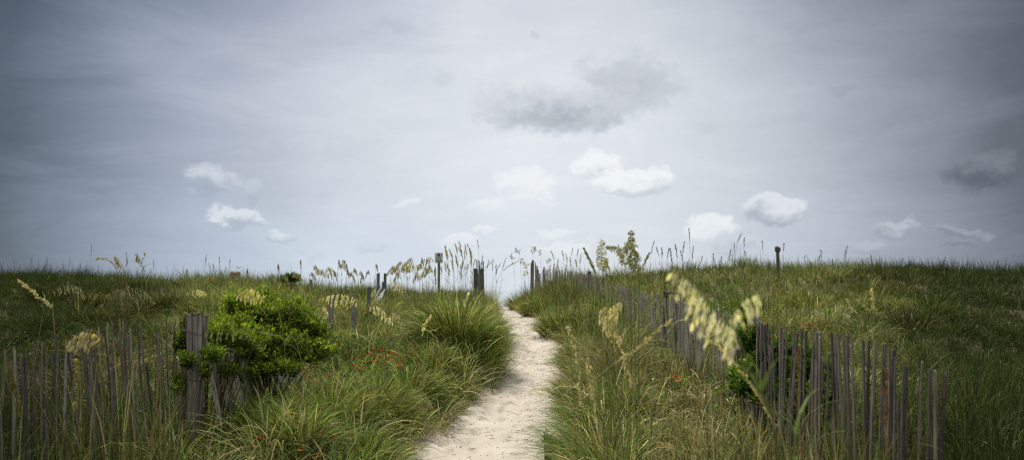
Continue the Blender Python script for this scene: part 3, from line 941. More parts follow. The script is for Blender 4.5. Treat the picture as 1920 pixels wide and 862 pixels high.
# the posts this fence is tied to and the bundled end
for (px, py, D, r, hh) in [(1100, 508, 21.1, .055, 1.6), (1262, 545, 12.4, .06, 1.3), (1402, 590, 7.6, .05, 1.3), (1240, 545, 12.7, .045, 1.3)]:
    p = P(px, py, D); link('post', round_post(r, hh, 'post', M_post), root, Vector((p.x + .07, D, p.z - hh)) - root.location)
p0 = P(1240, 548, 12.6); p1 = P(1264, 547, 12.3)
mb = MB(); mb.tube([p0 - root.location + Vector((.07, 0, 0)), p1 - root.location + Vector((.07, 0, 0))], [.02, .02], 6)
link('cross_rail', mb.mesh('cross_rail', M_post), root)
# bundle of pickets at its far end
bun = empty('picket_bundle', (P(1003, 500, 31.6).x, 31.6, h1(P(1003, 500, 31.6).x, 31.6)))
tag(bun, 'upright bundle of grey pickets at the far end of the right fence', 'bundle')
for k_, (px, py, dd) in enumerate([(996, 492, 0), (998, 487, .1), (1001, 488, .0), (1004, 492, .1), (1007, 498, 0), (1010, 505, .1), (1000, 496, .15), (1018, 505, .1), (1021, 500, .2), (1013, 512, .1)]):
    p = P(px, py, 31.5 + dd); g = h1(p.x, p.y)
    b = Vector((p.x + rnd.uniform(-.03, .03), p.y, min(g - .05, p.z - 1.1)))
    link('picket', picket_mesh(p, b, .055, .014, rnd.uniform(-.5, .5)).mesh('picket', M_picket), bun, b - bun.location)

# ---- left fence
lf = [(-60, 668, 5.1), (20, 650, 5.5), (110, 632, 5.9), (190, 612, 6.3), (270, 604, 6.7), (335, 600, 6.95)]
LP = [P(*q) for q in lf]
root = empty('sand_fence', (LP[4].x, LP[4].y, h1(LP[4].x, LP[4].y)))
tag(root, 'grey picket fence on the near left ending in a thick bundle', 'fence')
line = resample(LP, .028); NRM = Vector((-.5, .85, 0)).normalized()
tops = []
far = MB(); nl = len(line)
for i, p in enumerate(line):
    g = h1(p.x, p.y)
    top = p + Vector((rnd.uniform(-.03, .03), rnd.uniform(-.02, .02), rnd.uniform(-.10, .03)))
    base = Vector((p.x + .10 + rnd.uniform(-.03, .03), p.y + rnd.uniform(-.02, .02), min(g - .05, top.z - 1.2)))
    tops.append((top, (top - base).normalized()))
    if rnd.random() < .12: top.z -= rnd.uniform(.1, .35)
    m = picket_mesh(top, base, .0145 * rnd.uniform(.5, 1.4), .007, .45, warp=.035, slant=rnd.uniform(-.4, .4))
    if nl - i <= 58:
        link('picket', m.mesh('picket', M_shadepicket if rnd.random() < .3 else M_picket), root, base - root.location)
    else:
        far.add([Vector(v) + base - root.location for v in m.v], m.f)
if far.v: o = link('outer_pickets', far.mesh('outer_pickets', M_shadepicket), root); o['kind'] = 'stuff'
for hh in (.12, .45, .8):
    mb = MB(); mb.tube([t - a * hh + NRM * .008 * (1 if i % 2 else -1) - root.location for i, (t, a) in enumerate(tops)], .0024, 4)
    link('wire', mb.mesh('wire', M_wire), root)
# bundle round a post
for k_ in range(17):
    px = 350 + (k_ % 9) * 4.0 + rnd.uniform(-1, 1); dd = 6.88 + (k_ // 9) * .07 + rnd.uniform(-.02, .02)
    top = P(px, 586 + rnd.uniform(-1, 10), dd); g = h1(top.x, top.y)
    base = Vector((top.x + rnd.uniform(-.03, .04), top.y + rnd.uniform(-.04, .04), min(g - .06, top.z - 1.25)))
    link('picket', picket_mesh(top, base, .036, .011, rnd.uniform(-.6, .6), warp=.02, slant=rnd.uniform(-.4, .4)).mesh('picket', M_picket), root, base - root.location)
pp = P(366, 587, 7.02); link('post', round_post(.05, 1.4, 'post', M_post), root, Vector((pp.x, 7.02, pp.z - 1.4)) - root.location)
for (zz, rr_) in ((.16, .11), (.55, .11)):
    mb = MB(); cpt = P(367, 587, 6.93)
    mb.tube([Vector((cpt.x + rr_ * math.cos(a) * .95, cpt.y + rr_ * .8 * math.sin(a), cpt.z - zz + .02 * math.sin(a * 2))) - root.location for a in np.linspace(0, 6.28, 24)], .0035, 4)
    link('wire', mb.mesh('wire', M_wire), root)
# leaning run behind the shrub
k_ = 0
tops = []
for i in range(24):
    u = i / 23
    px = 388 + 150 * u ** .9; D = 7.05 + 3.2 * u
    bx = P(px + 38 - 6 * u, 700, D).x; by = D
    g = h1(bx, by)
    base = Vector((bx + rnd.uniform(-.02, .02), by, g - .03))
    top = Vector((P(px - 8, 600, D).x + rnd.uniform(-.03, .03), D + .10, g + 1.0 + rnd.uniform(-.08, .05)))
    tops.append((top, (top - base).normalized()))
    link('picket', picket_mesh(top, base, .036, .009, rnd.uniform(.2, .6), warp=.015, slant=rnd.uniform(-.4, .4)).mesh('picket', M_picket), root, base - root.location)
for hh in (.15, .75):
    mb = MB(); mb.tube([t - a * hh - root.location for i, (t, a) in enumerate(tops)], .0024, 4)
    link('wire', mb.mesh('wire', M_wire), root)

# ---- single posts
posts = [(621, 562, 11.5, .050, .03, 'short dark leaning post just right of the green shrub'),
         (662, 551, 13.2, .050, -.04, 'dark post leaning right beneath the drooping pale seed head'),
         (692, 538, 16.5, .050, -.01, 'weathered post beside the fallen pickets on the left slope'),
         (709, 512, 22.0, .050, 0, 'left of the two thin posts rising above the left ridge'),
         (722, 512, 22.3, .045, 0, 'right of the two thin posts rising above the left ridge'),
         (718, 528, 21.0, .030, 0, 'short stub of post between the two thin ridge posts'),
         (583, 524, 22.5, .045, 0, 'small grey post standing alone on the left slope'),
         (891, 503, 29.3, .075, 0, 'mossy square topped post beside the ridge picket bundle')]
for px, py, D, r, ln_, lab in posts:
    p = P(px, py, D); g = h1(p.x, p.y); hh = max(p.z - g + .1, .5)
    o = link('fence_post', round_post(r, hh, 'fence_post', M_post, lean=(ln_, 0), top_tilt=rnd.uniform(-.3, .3)), None, (p.x - ln_, p.y, p.z - hh))
    tag(o, lab, 'post', 'old fence posts left of the path')
p = P(1458, 464, 24); g = h1(p.x, p.y)
pr = empty('marker_post', (p.x, p.y, g)); tag(pr, 'tall dark capped post standing on the right ridge', 'post')
link('post_shaft', round_post(.055, p.z - g + .05, 'post_shaft', M_post), pr, (0, 0, -.05))
mb = MB(); mb.tube([(0, 0, p.z - g - .13), (0, 0, p.z - g - .11), (0, 0, p.z - g + .01), (.01, 0, p.z - g + .03)], [.06, .085, .08, .05], 9)
link('post_cap', mb.mesh('post_cap', M_darkbrown), pr)

# fallen pickets on the left slope
fb = empty('fallen_pickets', (P(725, 560, 18.5).x, 18.5, h1(P(725, 560, 18.5).x, 18.5)))
tag(fb, 'thin pale pickets leaning together in grass beside the left slope post', 'pickets')
for (x0, y0, x1, y1) in [(696, 574, 712, 541), (700, 575, 718, 545), (706, 562, 715, 548), (708, 566, 719, 550), (694, 560, 705, 538), (712, 558, 722, 542)]:
    a = P(x0, y0, 18.5); b = P(x1, y1, 18.7)
    link('picket', picket_mesh(b, a, .03, .01, .2).mesh('picket', M_tanpost if x0 == 706 else M_board), fb, a - fb.location)

# picket bundle on the left ridge
D = 30.0
bb = empty('picket_bundle', (P(902, 530, D).x, D, h1(P(902, 530, D).x, D)))
tag(bb, 'ragged bundle of dark pickets standing on the ridge left of path', 'bundle')
for (px, py, pb, w) in [(894, 487, 898, .05), (897, 488, 901, .06), (900, 497, 902, .05), (904, 503, 904, .12), (906, 489, 907, .045), (899, 504, 900, .09), (907, 515, 907, .06), (902, 492, 903, .03)]:
    t = P(px, py, D + rnd.uniform(-.1, .1)); g = h1(t.x, t.y); q = P(pb, 545, D)
    b = Vector((q.x, t.y, g - .08))
    link('picket', picket_mesh(t, b, w, .016, rnd.uniform(-.3, .3), slant=rnd.uniform(-.6, .6)).mesh('picket', M_post), bb, b - bb.location)

# ---- grey board with a bag dispenser on a post
D = 28.0
p = P(823, 474, D); g = h1(p.x, p.y); top = p.z - g
sg = empty('dispenser_sign', (p.x, D, g)); tag(sg, 'small grey board with pale dispenser box on a tan post', 'sign')
mb = MB(); mb.box((0, .03, (top - .36) / 2 + .1), (.085, .085, top - .3)); link('post', mb.mesh('post', M_tanpost), sg)
mb = MB(); mb.box((0, -.03, top - .175), (.275, .025, .35)); link('board', mb.mesh('board', M_board), sg)
mb = MB(); mb.box((0, -.07, top - .06), (.075, .06, .115)); link('bag_roll_cover', mb.mesh('bag_roll_cover', M_darkbrown), sg)
mb = MB(); mb.box((-.002, -.075, top - .215), (.10, .055, .185)); bx_ = link('dispenser_box', mb.mesh('dispenser_box', M_frame), sg)
mb = MB(); mb.box((-.002, -.112, top - .205), (.074, .02, .145)); link('box_door', mb.mesh('box_door', M_box), bx_)
mb = MB()
mb.box((-.002, -.1245, top - .20), (.03, .003, .055)); link('door_slot', mb.mesh('door_slot', M_frame), bx_)

# ---- brown board far off on the left
D = 44.0
p = P(440, 509, D); g = h1(p.x, p.y)
sg = empty('notice_board', (p.x, D, g)); tag(sg, 'faded brown notice board between two posts on far left ridge', 'sign')
wpx = D / F; w = 16.5 * wpx; top = p.z - g
for sx, extra in ((-.3, .06), (.42, .06)):
    mb = MB(); mb.box((sx * w, .05, (top + extra - .1) / 2 - .05), (.10, .09, top + extra + .1)); link('post', mb.mesh('post', M_post), sg)
mb = MB(); mb.box((w * .52, .10, (top - .1) / 2 - .05), (.07, .07, top - .02)); link('brace_post', mb.mesh('brace_post', M_board), sg)
mb = MB(); mb.box((0, -.02, top - .20), (w, .04, .36)); bo = link('board', mb.mesh('board', M_redboard), sg)
mb = MB(); mb.box((0, -.045, top - .055), (w * .92, .01, .045)); link('top_band', mb.mesh('top_band', M_cream), bo)
mb = MB(); mb.box((0, -.045, top - .225), (w * .92, .01, .035)); link('lower_band', mb.mesh('lower_band', M_cream), bo)
mb = MB()
for i in range(7):
    mb.box((-w * .4 + i * w * .133, -.046, top - .14), (w * .09, .012, .075))
link('lettering', mb.mesh('lettering', M_redmark), bo)

# ---- gull in flight above it


def gull():
    mb = MB()
    prof = [(-.26, .004, .0), (-.20, .02, .0), (-.10, .048, .0), (.02, .062, .0), (.12, .055, .012), (.18, .036, .03), (.215, .034, .038), (.245, .026, .04), (.262, .01, .036), (.31, .003, .026)]
    vs = []; fs = []; n = 8
    for x, r, z in prof:
        for j in range(n):
            a = 2 * math.pi * j / n; vs.append((x, r * math.cos(a), z + r * .9 * math.sin(a)))
    for i in range(len(prof) - 1):
        for j in range(n): fs.append((i * n + j, i * n + (j + 1) % n, (i + 1) * n + (j + 1) % n, (i + 1) * n + j))
    fs.append(tuple(range(n - 1, -1, -1)))
    mb.add(vs, fs)
    # wings: inner part rises, outer part levels and sweeps back
    for s in (-1, 1):
        st = [(.05, .00, .13, -.05), (.22, .12, .14, -.04), (.42, .21, .12, -.05), (.60, .23, .04, -.11), (.72, .22, -.06, -.15)]
        vs = []; fs = []
        for yv, z, le, te in st:
            for th in (.008, -.008): vs += [(le, s * yv, z + th), (te, s * yv, z + th * .3)]
        for i in range(len(st) - 1):
            a = i * 4; b = a + 4
            fs += [(a, b, b + 1, a + 1), (a + 2, a + 3, b + 3, b + 2), (a, a + 2, b + 2, b), (a + 1, b + 1, b + 3, a + 3)]
        fs.append((16, 18, 19, 17))
        mb.add(vs, fs)
    mb.add([(-.2, -.03, .006), (-.2, .03, .006), (-.36, .06, 0), (-.36, -.06, 0), (-.2, -.03, -.006), (-.2, .03, -.006), (-.36, .06, -.006), (-.36, -.06, -.006)],
           [(0, 1, 2, 3), (7, 6, 5, 4), (0, 4, 5, 1), (2, 6, 7, 3), (1, 5, 6, 2), (0, 3, 7, 4)])
    return mb.mesh('seagull', M_gull, True)


o = link('seagull', gull(), None, P(447, 502, 98)); o.rotation_euler = (R(8), 0, R(75))
tag(o, 'grey gull flying with raised wings above the brown notice board', 'bird')

# ------------------------------------------------------------------ shrubs


def leaf_quads(o, D, W, s, wid=.36):
    N = np.cross(D, W); s = s[:, None]
    return np.stack([o, o + D * s * .35 + W * s * wid * .42 + N * s * .05, o + D * s * .75 + W * s * wid * .40 + N * s * .05, o + D * s,
                     o + D * s * .75 - W * s * wid * .40 + N * s * .05, o + D * s * .35 - W * s * wid * .42 + N * s * .05], 1)


def shrub(name, label, blobs, twigs, leaf=(.048, .075), cols=((.055, .115, .018), (.12, .20, .025)), per=8, dark=0.0, wid=.46, cat='shrub', baseoff=None):
    """Lumpy crown of leafy twig tips over a branching stem."""
    xs = np.array([b[0] for b in blobs]); ys = np.array([b[1] for b in blobs])
    bx, by = float(xs.mean()), float(ys.mean()) + .05
    root = empty(name, (bx, by, h1(bx, by))); tag(root, label, cat)
    vol = np.array([b[3] * b[4] * b[5] for b in blobs]); vol = vol ** .67
    nt = (twigs * vol / vol.sum()).astype(int) + 1
    V = []; C = []; tips = []
    for b, k in zip(blobs, nt):
        u = rng.normal(0, 1, (k, 3)); u /= np.linalg.norm(u, axis=1)[:, None]
        u[:, 2] = np.where(u[:, 2] < -.35, -u[:, 2], u[:, 2])
        lump = 1 + .28 * np.sin(u[:, 0] * 5 + b[0] * 9) * np.sin(u[:, 1] * 6 + 1) + .18 * np.sin(u[:, 2] * 9 + u[:, 0] * 7)
        rr = lump * np.clip(1.06 - np.abs(rng.normal(0, .30, k)), .2, 1.1) * np.where(rng.random(k) > .93, rng.uniform(1.05, 1.35, k), 1)
        tip = np.array(b[:3]) + u * np.array(b[3:6]) * rr[:, None]
        tips.append(tip)
        out = u * .8 + np.array([0, 0, .75]) + rng.normal(0, .3, (k, 3)); out /= np.linalg.norm(out, axis=1)[:, None]
        m = k * per
        I = np.repeat(np.arange(k), per)
        j = np.tile(np.arange(per), k) / per
        o = tip[I] - out[I] * (j[:, None] * .11) + rng.normal(0, .004, (m, 3))
        # leaf direction: along twig at the tip, spread at its foot
        side = rng.normal(0, 1, (m, 3)); side -= (side * out[I]).sum(1)[:, None] * out[I]; side /= np.linalg.norm(side, axis=1)[:, None]
        ang = .35 + j * .95 + rng.normal(0, .15, m)
        Dd = out[I] * np.cos(ang)[:, None] + side * np.sin(ang)[:, None]
        Wd = np.cross(Dd, out[I] + 1e-3); Wd /= np.linalg.norm(Wd, axis=1)[:, None]
        s = rng.uniform(leaf[0], leaf[1], m) * (.65 + .5 * j)
        V.append(leaf_quads(o, Dd, Wd, s, wid).reshape(-1, 3))
        young = np.clip(.95 - j * 1.1 + rng.normal(0, .22, m) + (rng.random(k)[I] - .5) * .7, 0, 1)[:, None]
        c = np.array(cols[0]) * (1 - young) + np.array(cols[1]) * young
        c = c * rng.uniform(.7, 1.3, (m, 1)) * rng.uniform(.6, 1.35, (k, 1))[I]
        c = np.where((rng.random(k) > .97)[I][:, None], c * .5 + np.array([.16, .10, .04]), c)
        C.append(np.repeat(c, 6, 0))
    v = np.concatenate(V) - np.array(root.location); c = np.concatenate(C)
    v[:, 2] = np.maximum(v[:, 2], -.1)
    n = len(v) // 6; b = np.arange(n)[:, None] * 6
    f = (b + np.array([0, 1, 2, 3, 0, 3, 4, 5])[None]).ravel()
    me = mesh_np('foliage', v, f, np.arange(0, len(f), 4), M_leaf, c)
    link('foliage', me, root)
    mb = MB(); T = np.concatenate(tips); sel = rng.choice(len(T), min(34, len(T)), replace=False)
    o0 = Vector((0, 0, -.08))
    for i in sel:
        t = Vector(T[i]) - root.location
        mid = o0.lerp(t, .5) + Vector((rnd.uniform(-.06, .06), rnd.uniform(-.06, .06), .05))
        mb.tube(bez([o0 + Vector((rnd.uniform(-.05, .05), rnd.uniform(-.05, .05), 0)), mid, t], 7), [.010, .008, .006, .005, .004, .003, .002], 5, (.10, .07, .05))
    link('stem', mb.mesh('stem', M_seed), root)
    return root


def bl(px, py, D, wx, hz, dy=None):
    """Crown lobe centred on a pixel; half sizes given in photo pixels."""
    p = P(px, py, D); s = D / F
    return (p.x, p.y, p.z, wx * s, dy if dy else (wx + hz) / 2 * s, hz * s)


shrub('green_shrub', 'large bright green leafy shrub behind the left fence bundle',
      [bl(490, 600, 8.7, 62, 50), bl(455, 585, 8.6, 40, 38), bl(540, 606, 8.8, 58, 46), bl(585, 628, 8.9, 38, 34), bl(450, 630, 8.2, 56, 36), bl(520, 655, 8.6, 84, 40), bl(490, 572, 8.9, 36, 22), bl(425, 612, 8.3, 26, 20), bl(604, 655, 8.7, 26, 18), bl(572, 664, 8.7, 40, 22), bl(470, 672, 8.4, 50, 22), bl(520, 690, 8.3, 50, 20), bl(440, 700, 8.2, 40, 26)], 5200, leaf=(.036, .058),
      cols=((.052, .100, .014), (.320, .410, .034)))
shrub('climbing_shrub', 'leafy green shrub growing through and over the left picket bundle',
      [bl(410, 622, 7.3, 34, 18), bl(440, 636, 7.5, 46, 22), bl(337, 640, 6.9, 12, 20), bl(352, 672, 6.75, 20, 14), bl(398, 662, 6.85, 24, 16), bl(334, 720, 6.8, 12, 22), bl(466, 656, 7.7, 30, 18), bl(384, 690, 6.8, 12, 16),
       bl(345, 598, 6.95, 6, 8), bl(430, 690, 7.4, 22, 12)], 950, leaf=(.028, .046), cols=((.036, .074, .010), (.230, .310, .026)))
shrub('fence_shrub', 'green leafy shrub pushing through the near right fence pickets',
      [bl(1412, 640, 7.1, 26, 34), bl(1440, 690, 6.9, 40, 40), bl(1480, 660, 6.6, 34, 26), bl(1400, 720, 6.9, 34, 34), bl(1520, 690, 6.3, 34, 30), bl(1470, 750, 6.6, 50, 34), bl(1396, 608, 7.3, 12, 14), bl(1545, 740, 6.2, 34, 40), bl(1500, 780, 6.2, 50, 40)], 1300,
      cols=((.036, .075, .010), (.150, .230, .020)))
shrub('ridge_bush', 'small round dark green bush on the left ridge above the big shrub', [bl(543, 524, 24, 20, 9), bl(552, 520, 24, 12, 8)], 240, leaf=(.06, .09), cols=((.04, .08, .02), (.07, .13, .03)), cat='bush')
shrub('path_seedling', 'small leafy seedling at the right edge of the near path', [bl(1032, 822, 7.75, 10, 10), bl(1024, 815, 7.75, 8, 9), bl(1040, 832, 7.7, 10, 9)], 26, leaf=(.03, .045), cols=((.07, .13, .02), (.13, .22, .03)), cat='plant', per=6)
shrub('bank_plant', 'bright green bushy plant on the right bank near the path crest', [bl(1020, 592, 21.5, 12, 13), bl(1030, 602, 20.5, 12, 9), bl(962, 600, 20, 0.1, 0.1)][:2], 160, leaf=(.06, .09), cols=((.07, .14, .02), (.14, .24, .03)), cat='plant')

# ------------------------------------------------------------------ sea oats


def spikelet(mb, o, d, w, s, col):
    """Flat pointed oval husk with a little body."""
    n = d.cross(w).normalized()
    pts = [o, o + d * s * .28 + w * s * .23, o + d * s * .62 + w * s * .2, o + d * s, o + d * s * .62 - w * s * .2, o + d * s * .28 - w * s * .23]
    c1 = o + d * s * .45 + n * s * .07; c2 = o + d * s * .45 - n * s * .07
    mb.add(pts + [c1, c2], [(i, (i + 1) % 6, 6) for i in range(6)] + [((i + 1) % 6, i, 7) for i in range(6)], col)


def seed_head(mb, axis_pts, style, dens, size, col, spread, side=None, r0=.002):
    """axis_pts: head axis from its foot to its tip. style comb = husks hang to one side, plume = all round, spike = close to the axis."""
    n = len(axis_pts); L = sum((b - a).length for a, b in zip(axis_pts, axis_pts[1:]))
    nb = max(int(dens * (1.05 if style == 'comb' else 1.5) * L / size), 8)
    size = size * 1.25; spread = spread * 1.2
    down = Vector((0, 0, -1))
    for i in range(nb):
        u = (i + rnd.random() * .7) / nb
        f = u * (n - 1); j = min(int(f), n - 2); a = axis_pts[j].lerp(axis_pts[j + 1], f - j)
        t = (axis_pts[j + 1] - axis_pts[j]).normalized()
        prof = math.sin(math.pi * min(.08 + u * .92, 1)) ** .6
        ra = Vector((rnd.uniform(-1, 1), rnd.uniform(-1, 1), rnd.uniform(-.4, .4)))
        if style == 'comb':
            d = t * .45 + down * .85 + ra * .13
            bl_ = spread * prof * rnd.uniform(.7, 1.1)
        elif style == 'plume':
            q = ra - t * ra.dot(t); q.normalize()
            d = t * .8 + q * .6 + down * .1
            bl_ = spread * prof * rnd.uniform(.5, 1.1)
        else:
            q = ra - t * ra.dot(t); q.normalize()
            d = t * 1.0 + q * .28
            bl_ = spread * prof * rnd.uniform(.2, .6)
        d.normalize()
        # branchlet bends down towards its end
        m = max(int(bl_ / (size * .42)), 1)
        pos = a.copy(); pts = [a.copy()]
        for q_ in range(m):
            hang = {'spike': .03, 'plume': .38}.get(style, .22)
            d = (d + down * hang + Vector((rnd.uniform(-.1, .1), rnd.uniform(-.1, .1), 0))).normalized()
            pos = pos + d * (bl_ / m); pts.append(pos.copy())
            for _ in range(1 if m > 4 else 2):
                sp_ = .3 if style == 'comb' else .5
                sd_ = (d + Vector((rnd.uniform(-sp_, sp_), rnd.uniform(-sp_, sp_), rnd.uniform(-sp_, sp_ * .5)))).normalized()
                w = sd_.cross(Vector((rnd.uniform(-1, 1), rnd.uniform(-1, 1), rnd.uniform(-1, 1)))).normalized()
                k_ = rnd.uniform(.75, 1.25); gg = max(col[1], col[0] * .90) if col[0] > .3 else col[1]
                spikelet(mb, pos - d * size * .2, sd_, w, size * rnd.uniform(.75, 1.15), (col[0] * k_, gg * k_, min(col[2] * 1.08, gg) * k_ * rnd.uniform(.9, 1.1)))
        mb.tube(pts, r0 * .45, 3, (col[0] * .8, col[1] * .8, col[2] * .6), cap=False)


CREAM = (.95, .90, .56); TAN = (.46, .34, .15); OLV = (.27, .26, .10); GOLD = (.50, .38, .13); PALEG = (.50, .50, .27); DRY = (.52, .43, .26); DKH = (.17, .145, .075)
STEMG = (.13, .16, .05); STEMT = (.34, .28, .14)


def oat(label, pts, D, head, style='comb', col=CREAM, dens=1.1, size=.024, spread=.09, stem=STEMG, r=.0022, group=None, cat='sea oat', leaves=3, name='sea_oat', parts=True):
    """pts: pixels from the lowest visible point to the tip; head: how many of the last points carry the seed head."""
    W = [P(q[0], q[1], q[2] if len(q) > 2 else D) for q in pts]
    p0 = W[0]; g = h1(p0.x, p0.y)
    if p0.z > g + .02:
        dv = (W[0] - W[1]); dx = dv.x / max(abs(dv.z), .05) if dv.z < 0 else 0
        dx = max(-.25, min(.25, dx))
        bx = p0.x + dx * (p0.z - g) * .5; W = [Vector((bx, p0.y + .02, h1(bx, p0.y) - .04))] + W
    base = Vector((W[0].x, W[0].y, h1(W[0].x, W[0].y)))
    hs_ = len(W) - 1 - head; n = 14 * (len(W) - 1) + 1
    cur = bez(W, n); cut = (hs_) * 14
    rt = empty(name, base) if parts else None
    m = MB(); loc = [p - base for p in cur]
    rr = [r * (1 - .6 * i / (n - 1)) for i in range(n)]
    m.tube(loc[:cut + 1:2], rr[:cut + 1:2], 5, stem)
    # leaf blades on the lower stem
    for _ in range(leaves):
        i = int(cut * rnd.uniform(.15, .6)); o = loc[i]; az = rnd.uniform(0, 6.28); l = rnd.uniform(.25, .5); w = r * 2.0
        q = Vector((math.cos(az), math.sin(az), 0)); pr = Vector((-q.y, q.x, 0)); vs = []; pos = o.copy(); th = .35
        for s_ in range(6):
            ww = w * (1 - s_ / 5.05); vs += [pos - pr * ww, pos + pr * ww]
            th += .32; pos = pos + (q * math.sin(th) + Vector((0, 0, math.cos(th)))) * l / 5
        m.add(vs, [(2 * i_, 2 * i_ + 1, 2 * i_ + 3, 2 * i_ + 2) for i_ in range(5)], (.10, .14, .04))
    hm = MB() if parts else m
    hm.tube(loc[cut::2], rr[cut::2], 5, stem)
    seed_head(hm, loc[cut:], style, dens, size, col, spread, r0=r)
    if parts:
        link('stem', m.mesh('stem', M_grass), rt); link('seed_head', hm.mesh('seed_head', M_seed), rt)
        o = rt
    else:
        o = link(name, m.mesh(name, M_seed), None, base)
    tag(o, label, cat, group)
    return o


# nearest plumes, right foreground
oat('large blurred cream seed plume bending left, nearest the camera', [(1483, 862), (1440, 770), (1408, 690), (1378, 620), (1345, 585), (1318, 552), (1292, 522), (1262, 500)], 2.3, 4, 'comb', (.95, .92, .64), 1.45, .022, .08, r=.0026)
oat('thick cream seed plume rising then nodding right, nearest the camera', [(1500, 862), (1445, 770), (1400, 690), (1378, 645), (1372, 600), (1388, 562), (1425, 542)], 2.35, 3, 'comb', (.95, .92, .64), 1.45, .022, .08, r=.0026)
oat('long dry tan seed spike slanting left across the right fence', [(1475, 862), (1448, 790), (1420, 735), (1385, 690), (1355, 655), (1320, 629)], 3.0, 4, 'spike', (0.87, 0.68, 0.42), 1.2, .013, .016, STEMT, .0030)
oat('pale nodding seed plume above the tuft right of the path', [(1138, 862), (1142, 720), (1138, 610), (1140, 578), (1160, 563)], 5.0, 2, 'comb', (0.84, 0.78, 0.42), 2.4, .028, .11)
oat('broad cream seed head hanging left beside the pale nodding plume', [(1150, 862), (1150, 700), (1148, 600), (1138, 572), (1126, 580)], 5.1, 2, 'comb', (0.81, 0.75, 0.41), 2.2, .028, .10)
oat('cream seed spike hanging in the middle of the right tuft', [(1120, 862), (1128, 690), (1140, 606), (1150, 604), (1164, 650), (1184, 722)], 4.8, 3, 'spike', (0.75, 0.69, 0.36), 1.5, .026, .045)
oat('thin cream seed spike hanging low in the right tuft', [(1098, 862), (1090, 720), (1098, 672), (1106, 700), (1112, 745), (1118, 795)], 4.8, 3, 'spike', (0.72, 0.66, 0.33), 1.3, .024, .035)
oat('long thin seed spike hanging at the path side of right tuft', [(1082, 862), (1072, 700), (1062, 618), (1075, 640), (1084, 690), (1090, 760)], 5.0, 3, 'spike', (0.75, 0.65, 0.36), 1.1, .024, .035)
oat('straight dry stalk slanting up right across the right tuft', [(1085, 740), (1110, 715), (1150, 682), (1190, 655), (1225, 625), (1257, 600)], 4.6, 3, 'spike', (0.66, 0.54, 0.27), .9, .024, .03, STEMT, .003)
oat('short brownish seed spike beside the nodding plume', [(1165, 862), (1160, 740), (1152, 660), (1148, 625), (1146, 600)], 5.2, 2, 'spike', (0.69, 0.51, 0.30), 1.2, .024, .03, STEMT)
# tall group over the right fence
TG = 'tall sea oats rising over the right fence'
oat('tallest dense olive plume of the group above the fence', [(1194, 862), (1192, 700), (1190, 580), (1188, 515), (1184, 475), (1183, 432)], 5.4, 2, 'plume', (0.50, 0.50, 0.17), 3.6, .0125, .036, r=.0028, group=TG)
oat('second olive plume drooping left of the tallest one', [(1180, 862), (1184, 700), (1180, 560), (1172, 500), (1168, 470), (1180, 450)], 5.5, 2, 'plume', (0.59, 0.58, 0.22), 2.7, .0125, .036, r=.0026, group=TG)
oat('olive plume leaning right of the tallest one', [(1200, 862), (1198, 700), (1198, 570), (1196, 520), (1192, 480), (1186, 455)], 5.3, 2, 'plume', (0.54, 0.53, 0.20), 2.8, .0125, .036, r=.0026, group=TG)
oat('olive seed head nodding flat to the left below the tallest plume', [(1176, 862), (1184, 700), (1182, 560), (1172, 490), (1158, 464), (1137, 461)], 5.4, 2, 'plume', (0.56, 0.54, 0.22), 1.8, .0125, .036, group=TG)
oat('small seed head leaning right beyond the tallest plume', [(1196, 862), (1197, 700), (1198, 560), (1204, 508), (1210, 490), (1217, 474)], 5.6, 2, 'spike', (0.50, 0.45, 0.20), 1.7, .0125, .036, group=TG)
oat('dense olive spike leaning left at the left of the group', [(1170, 862), (1150, 700), (1128, 580), (1118, 520), (1107, 490), (1095, 466)], 5.2, 2, 'spike', (0.47, 0.45, 0.15), 3.0, .0125, .036, r=.0028, group=TG)
oat('ragged cream and olive plume between the leaning spike and tallest plume', [(1150, 862), (1142, 700), (1134, 560), (1130, 510), (1127, 480), (1129, 450)], 5.4, 2, 'plume', (0.63, 0.61, 0.26), 2.4, .0125, .036, group=TG)
oat('loose pale plume hanging low behind the ragged one', [(1156, 862), (1152, 700), (1142, 560), (1137, 510), (1134, 485), (1142, 505)], 5.6, 2, 'plume', (0.76, 0.77, 0.36), 1.9, .0125, .036, group=TG)
# middle distance, left
oat('long cream seed head arching left over the two leaning posts', [(742, 625), (715, 590), (692, 571), (672, 560), (650, 551), (628, 550), (606, 557)], 9.2, 3, 'comb', CREAM, 1.0, .030, .13, STEMT, .003)
oat('cream seed head arching down right beside the second post', [(672, 640), (682, 590), (692, 573), (708, 573), (722, 584), (737, 604)], 9.0, 3, 'comb', CREAM, 1.1, .030, .10, STEMT, .003)
oat('pale seed head curling over left beneath the ridge posts', [(728, 582), (742, 562), (755, 546), (752, 533), (742, 526), (730, 521)], 10.5, 3, 'comb', CREAM, .9, .030, .09, STEMT, .003)
oat('thin pale seed head hanging right of the curled one', [(725, 640), (728, 600), (734, 588), (744, 590), (750, 605), (754, 628)], 9.5, 3, 'spike', (0.78, 0.70, 0.39), 1.1, .028, .04, STEMT, .0025)
oat('short cream seed head leaning in the mid left slope', [(790, 660), (792, 630), (796, 610), (808, 592)], 10.0, 2, 'spike', CREAM, 1.9, .032, .06, STEMT)
oat('bright cream seed spike standing in the big grass clump', [(872, 600), (870, 575), (873, 562), (878, 551)], 11.3, 2, 'spike', (0.90, 0.90, 0.54), 2.0, .034, .05, STEMT)
oat('tiny cream seed head beside the slope post', [(694, 562), (695, 551), (699, 543), (704, 541)], 15, 2, 'comb', CREAM, 1.8, .034, .08, STEMT)
oat('short ragged cream head at the foot of the first leaning post', [(622, 610), (617, 588), (612, 578), (608, 572)], 11, 2, 'comb', CREAM, 1.4, .034, .08, STEMT)
